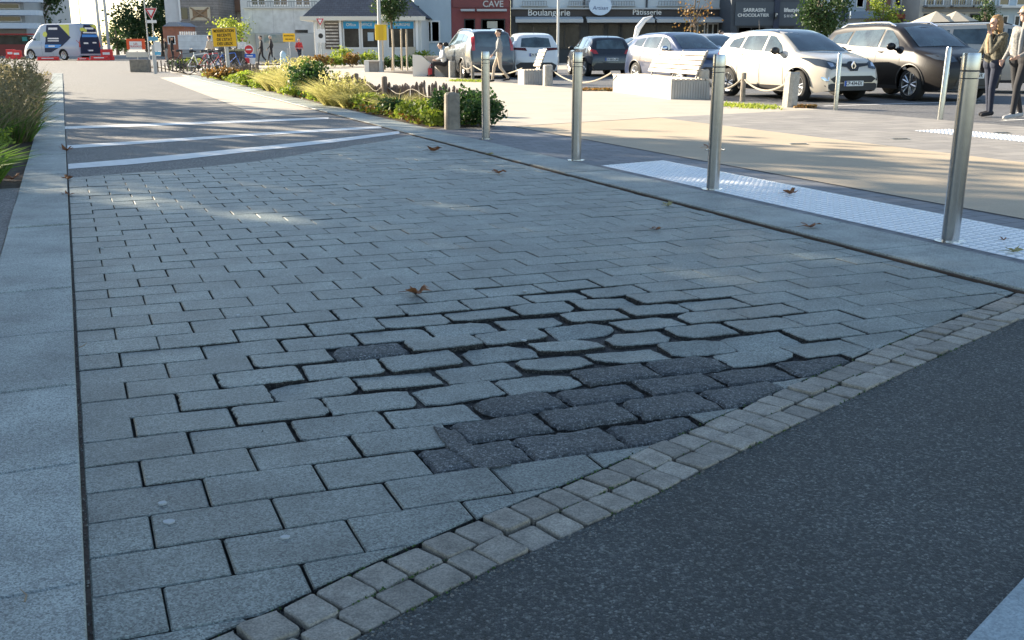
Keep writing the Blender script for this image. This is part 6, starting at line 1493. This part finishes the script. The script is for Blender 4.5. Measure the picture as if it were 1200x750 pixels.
# woman holding her hand to her face
WOM = dict(STAND, chest=(.01, 0, 1.29), neck=(.02, 0, 1.46), head=(.055, 0, 1.565), elL=(.19, .16, 1.10), wrL=(.165, .05, 1.36), elR=(.10, -.24, 1.07), wrR=(.26, -.10, 1.05), knL=(.04, .08, .50), anL=(.02, .08, .09), knR=(-.02, -.08, .50), anR=(-.07, -.09, .09), look=(1, .0, -.05))
def wex(root, hd, hv, sd_, mb):
    box = MB(); box.M = Matrix.Translation((.225, .045, 1.50)) @ Matrix.Rotation(R(20), 4, 'Y'); box.box(-.005, .005, -.035, .035, -.065, .065); box.build('phone', M_blackp, root)
    bg = MB(); bg.ball((-.02, -.24, .86), (.13, .06, .12), 14, 8); bg.build('shoulder_bag', BLK, root, smooth=True)
    MB().tube([(-.02, -.24, .97), (.02, -.14, 1.38), (.0, .02, 1.44), (-.09, .08, 1.3)], .012, 6).build('bag_strap', BLK, root)
    MB().tube([(.115, -.03, 1.40), (.135, -.02, 1.25), (.12, .0, 1.08)], [.05, .055, .045], 10).build('scarf', mat('orange_cream_scarf', (.36, .24, .14), .85, var=.3, vscale=25), root, smooth=True)
person('woman with shoulder length hair, olive jacket and jeans, holding a hand to her mouth', at(1157, 137), R(192), 1.70, WOM, KHK, JEAN, BLK, HAIRB, 'long', voxel=.010, extras=wex, w=1.12)
MAN = dict(STAND, pel=(0, 0, .95), head=(.04, 0, 1.60), neck=(0, 0, 1.48), knR=(-.05, -.10, .52), anR=(-.20, -.09, .09), knL=(.12, .10, .53), anL=(.17, .12, .09), elL=(.0, .27, 1.10), wrL=(.20, .16, .98), elR=(-.02, -.26, 1.10), wrR=(.16, -.2, .92), look=(1, .1, 0))
def mex(root, hd, hv, sd_, mb):
    g = MB(); g.tube([hd - sd_ * .075 + hv * .02 + Vector((0, 0, .025)), hd - sd_ * .06 + hv * .085 + Vector((0, 0, .022)), hd + hv * .105 + Vector((0, 0, .022)), hd + sd_ * .06 + hv * .085 + Vector((0, 0, .022)), hd + sd_ * .075 + hv * .02 + Vector((0, 0, .025))], [.006, .02, .012, .02, .006], 8); g.build('sunglasses', M_blackp, root, smooth=True)
    gl = MB(); gl.tube([(.10, .06, 1.38), (.13, .07, 1.2), (.12, .06, 1.0)], [.03, .035, .03], 8); gl.build('jacket_front', GRYC, root, smooth=True)
person('man in sunglasses, pale jacket, black trousers and white trainers at the right frame edge', at(1188, 140), R(200), 1.80, MAN, SHRT, BLK, mat('grey_white_trainers', (.38, .38, .38), .7), HAIRB, 'short', voxel=.010, extras=mex, w=1.1)
# walker in front of the parked cars (upper body lost in glare)
person('person in grey striding past the white suv', at(585, 97), R(182), 1.68, WALK, GRYC, BEIG, BLK, HAIRD, voxel=.018)
# seated person
SIT = dict(STAND, pel=(0, 0, .54), chest=(.06, 0, .90), neck=(.10, 0, 1.06), head=(.14, 0, 1.17), elR=(.10, -.24, .74), wrR=(.32, -.16, .66), elL=(.10, .24, .74), wrL=(.32, .16, .66), knR=(.44, -.10, .52), anR=(.50, -.10, .10), knL=(.44, .10, .52), anL=(.46, .10, .10))
def sex(root, hd, hv, sd_, mb):
    b = MB(); b.box(.40, .62, -.22, .10, .02, .34); b.build('red_bag', REDC, root, bevel=.04); MB().tube([(.42, -.06, .33), (.51, -.06, .48), (.60, -.06, .33)], .012, 6).build('bag_handle', REDC, root)
person('person in a pale top sitting on the planter seat with a red bag', at(520, 90.5) + Vector((.0, .35, .0)), R(195), 1.68, SIT, WHTC, BLK, BLK, HAIRD, voxel=.018, extras=sex)
# distant walkers
grp = 'walkers near the white shed'
for px, py, hh, fa, tp, lg, hr, lb, J in ((307.5, 76, 1.72, 200, BLK, BLK, HAIRD, 'walker in a black coat with a light blue shirt, left of the pair', WALK), (319, 75.5, 1.76, 190, BLK, BLK, HAIRG, 'walker in a black top and dark shorts, right of the pair', WALK), (351.5, 73, 1.62, -60, REDC, JEAN, HAIRD, 'lone walker in a dark red jacket right of the yellow notice', WALK),
        (296.5, 72, 1.62, -90, BLK, BLK, HAIRD, 'person in dark clothes behind the no entry sign', STAND), (286, 73, 1.66, -90, WHTC, GRYC, HAIRD, 'person in a white top between bin and no entry sign', STAND), (248, 79, 1.68, 160, BEIG, BLK, HAIRD, 'cyclist in beige bending over the bicycles', WALK),
        (203, 74, 1.7, 10, BLK, BLK, HAIRD, 'person in black beside the hoarding', STAND), (196, 73, 1.62, 180, BLK, GRYC, HAIRB, 'shorter person in dark coat facing the one by the hoarding', STAND), (842, 86, 1.8, 10, BEIG, GRYC, HAIRD, 'person whose head shows above the navy car roof', STAND), (282, 70, 1.85, -80, WHTC, WHTC, HAIRG, 'tall person in white behind the yellow notice board', STAND)):
    person(lb, at(px, py), R(fa), hh, J, tp, lg, BLK, hr, voxel=.022, group='people about the square')
# red scooter-like cart and small white table near the walkers
e = empty('red_cart', at(288, 79), 0, 'small red handcart beside the litter bin', 'cart'); box_obj('tray', R_red, e, -.25, .25, -.25, .25, .22, .5, bevel=.05); MB().lathe([(.001, -.3), (.16, -.3), (.16, -.26), (.001, -.26)], 14, 'y', (0, 0, .16)).build('wheel', M_tyre, e); MB().tube([(.3, 0, .6), (.5, 0, .95)], .02, 6).build('handle', M_blackp, e)
e = empty('metal_railing', at(338, 76), 0, 'grey tubular railing right of the walkers', 'railing')
for x_ in (-.9, 0, .9): MB().tube([(x_, 0, 0), (x_, 0, 1.0)], .025, 6).build('upright', M_pole, e)
for z_ in (.5, 1.0): MB().tube([(-.9, 0, z_), (.9, 0, z_)], .022, 6).build('rail', M_pole, e)
e = tag(MB().tube([(0, 0, 0), (0, 0, .7), (0, 0, .85)], [.2, .17, .05], 10).build('planter_pot', mat('pale_blue_pot', (.4, .55, .65), .6)), 'pale blue conical pot before the railing', 'pot'); e.location = at(332.5, 77)
M_white_gloss = mat('white_gloss', (.7, .7, .7), .3)
e = MB().tube([(0, 0, 0), (.02, 0, 1.6), (.15, 0, 2.1), (.5, 0, 2.55), (.95, 0, 2.75)], [.05, .12, .17, .14, .02], 8).build('beach_flag', M_white_gloss); e.location = atY(744, HOR, 58); e.location.z = 0; tag(e, 'curved white feather flag standing behind the white car', 'flag')
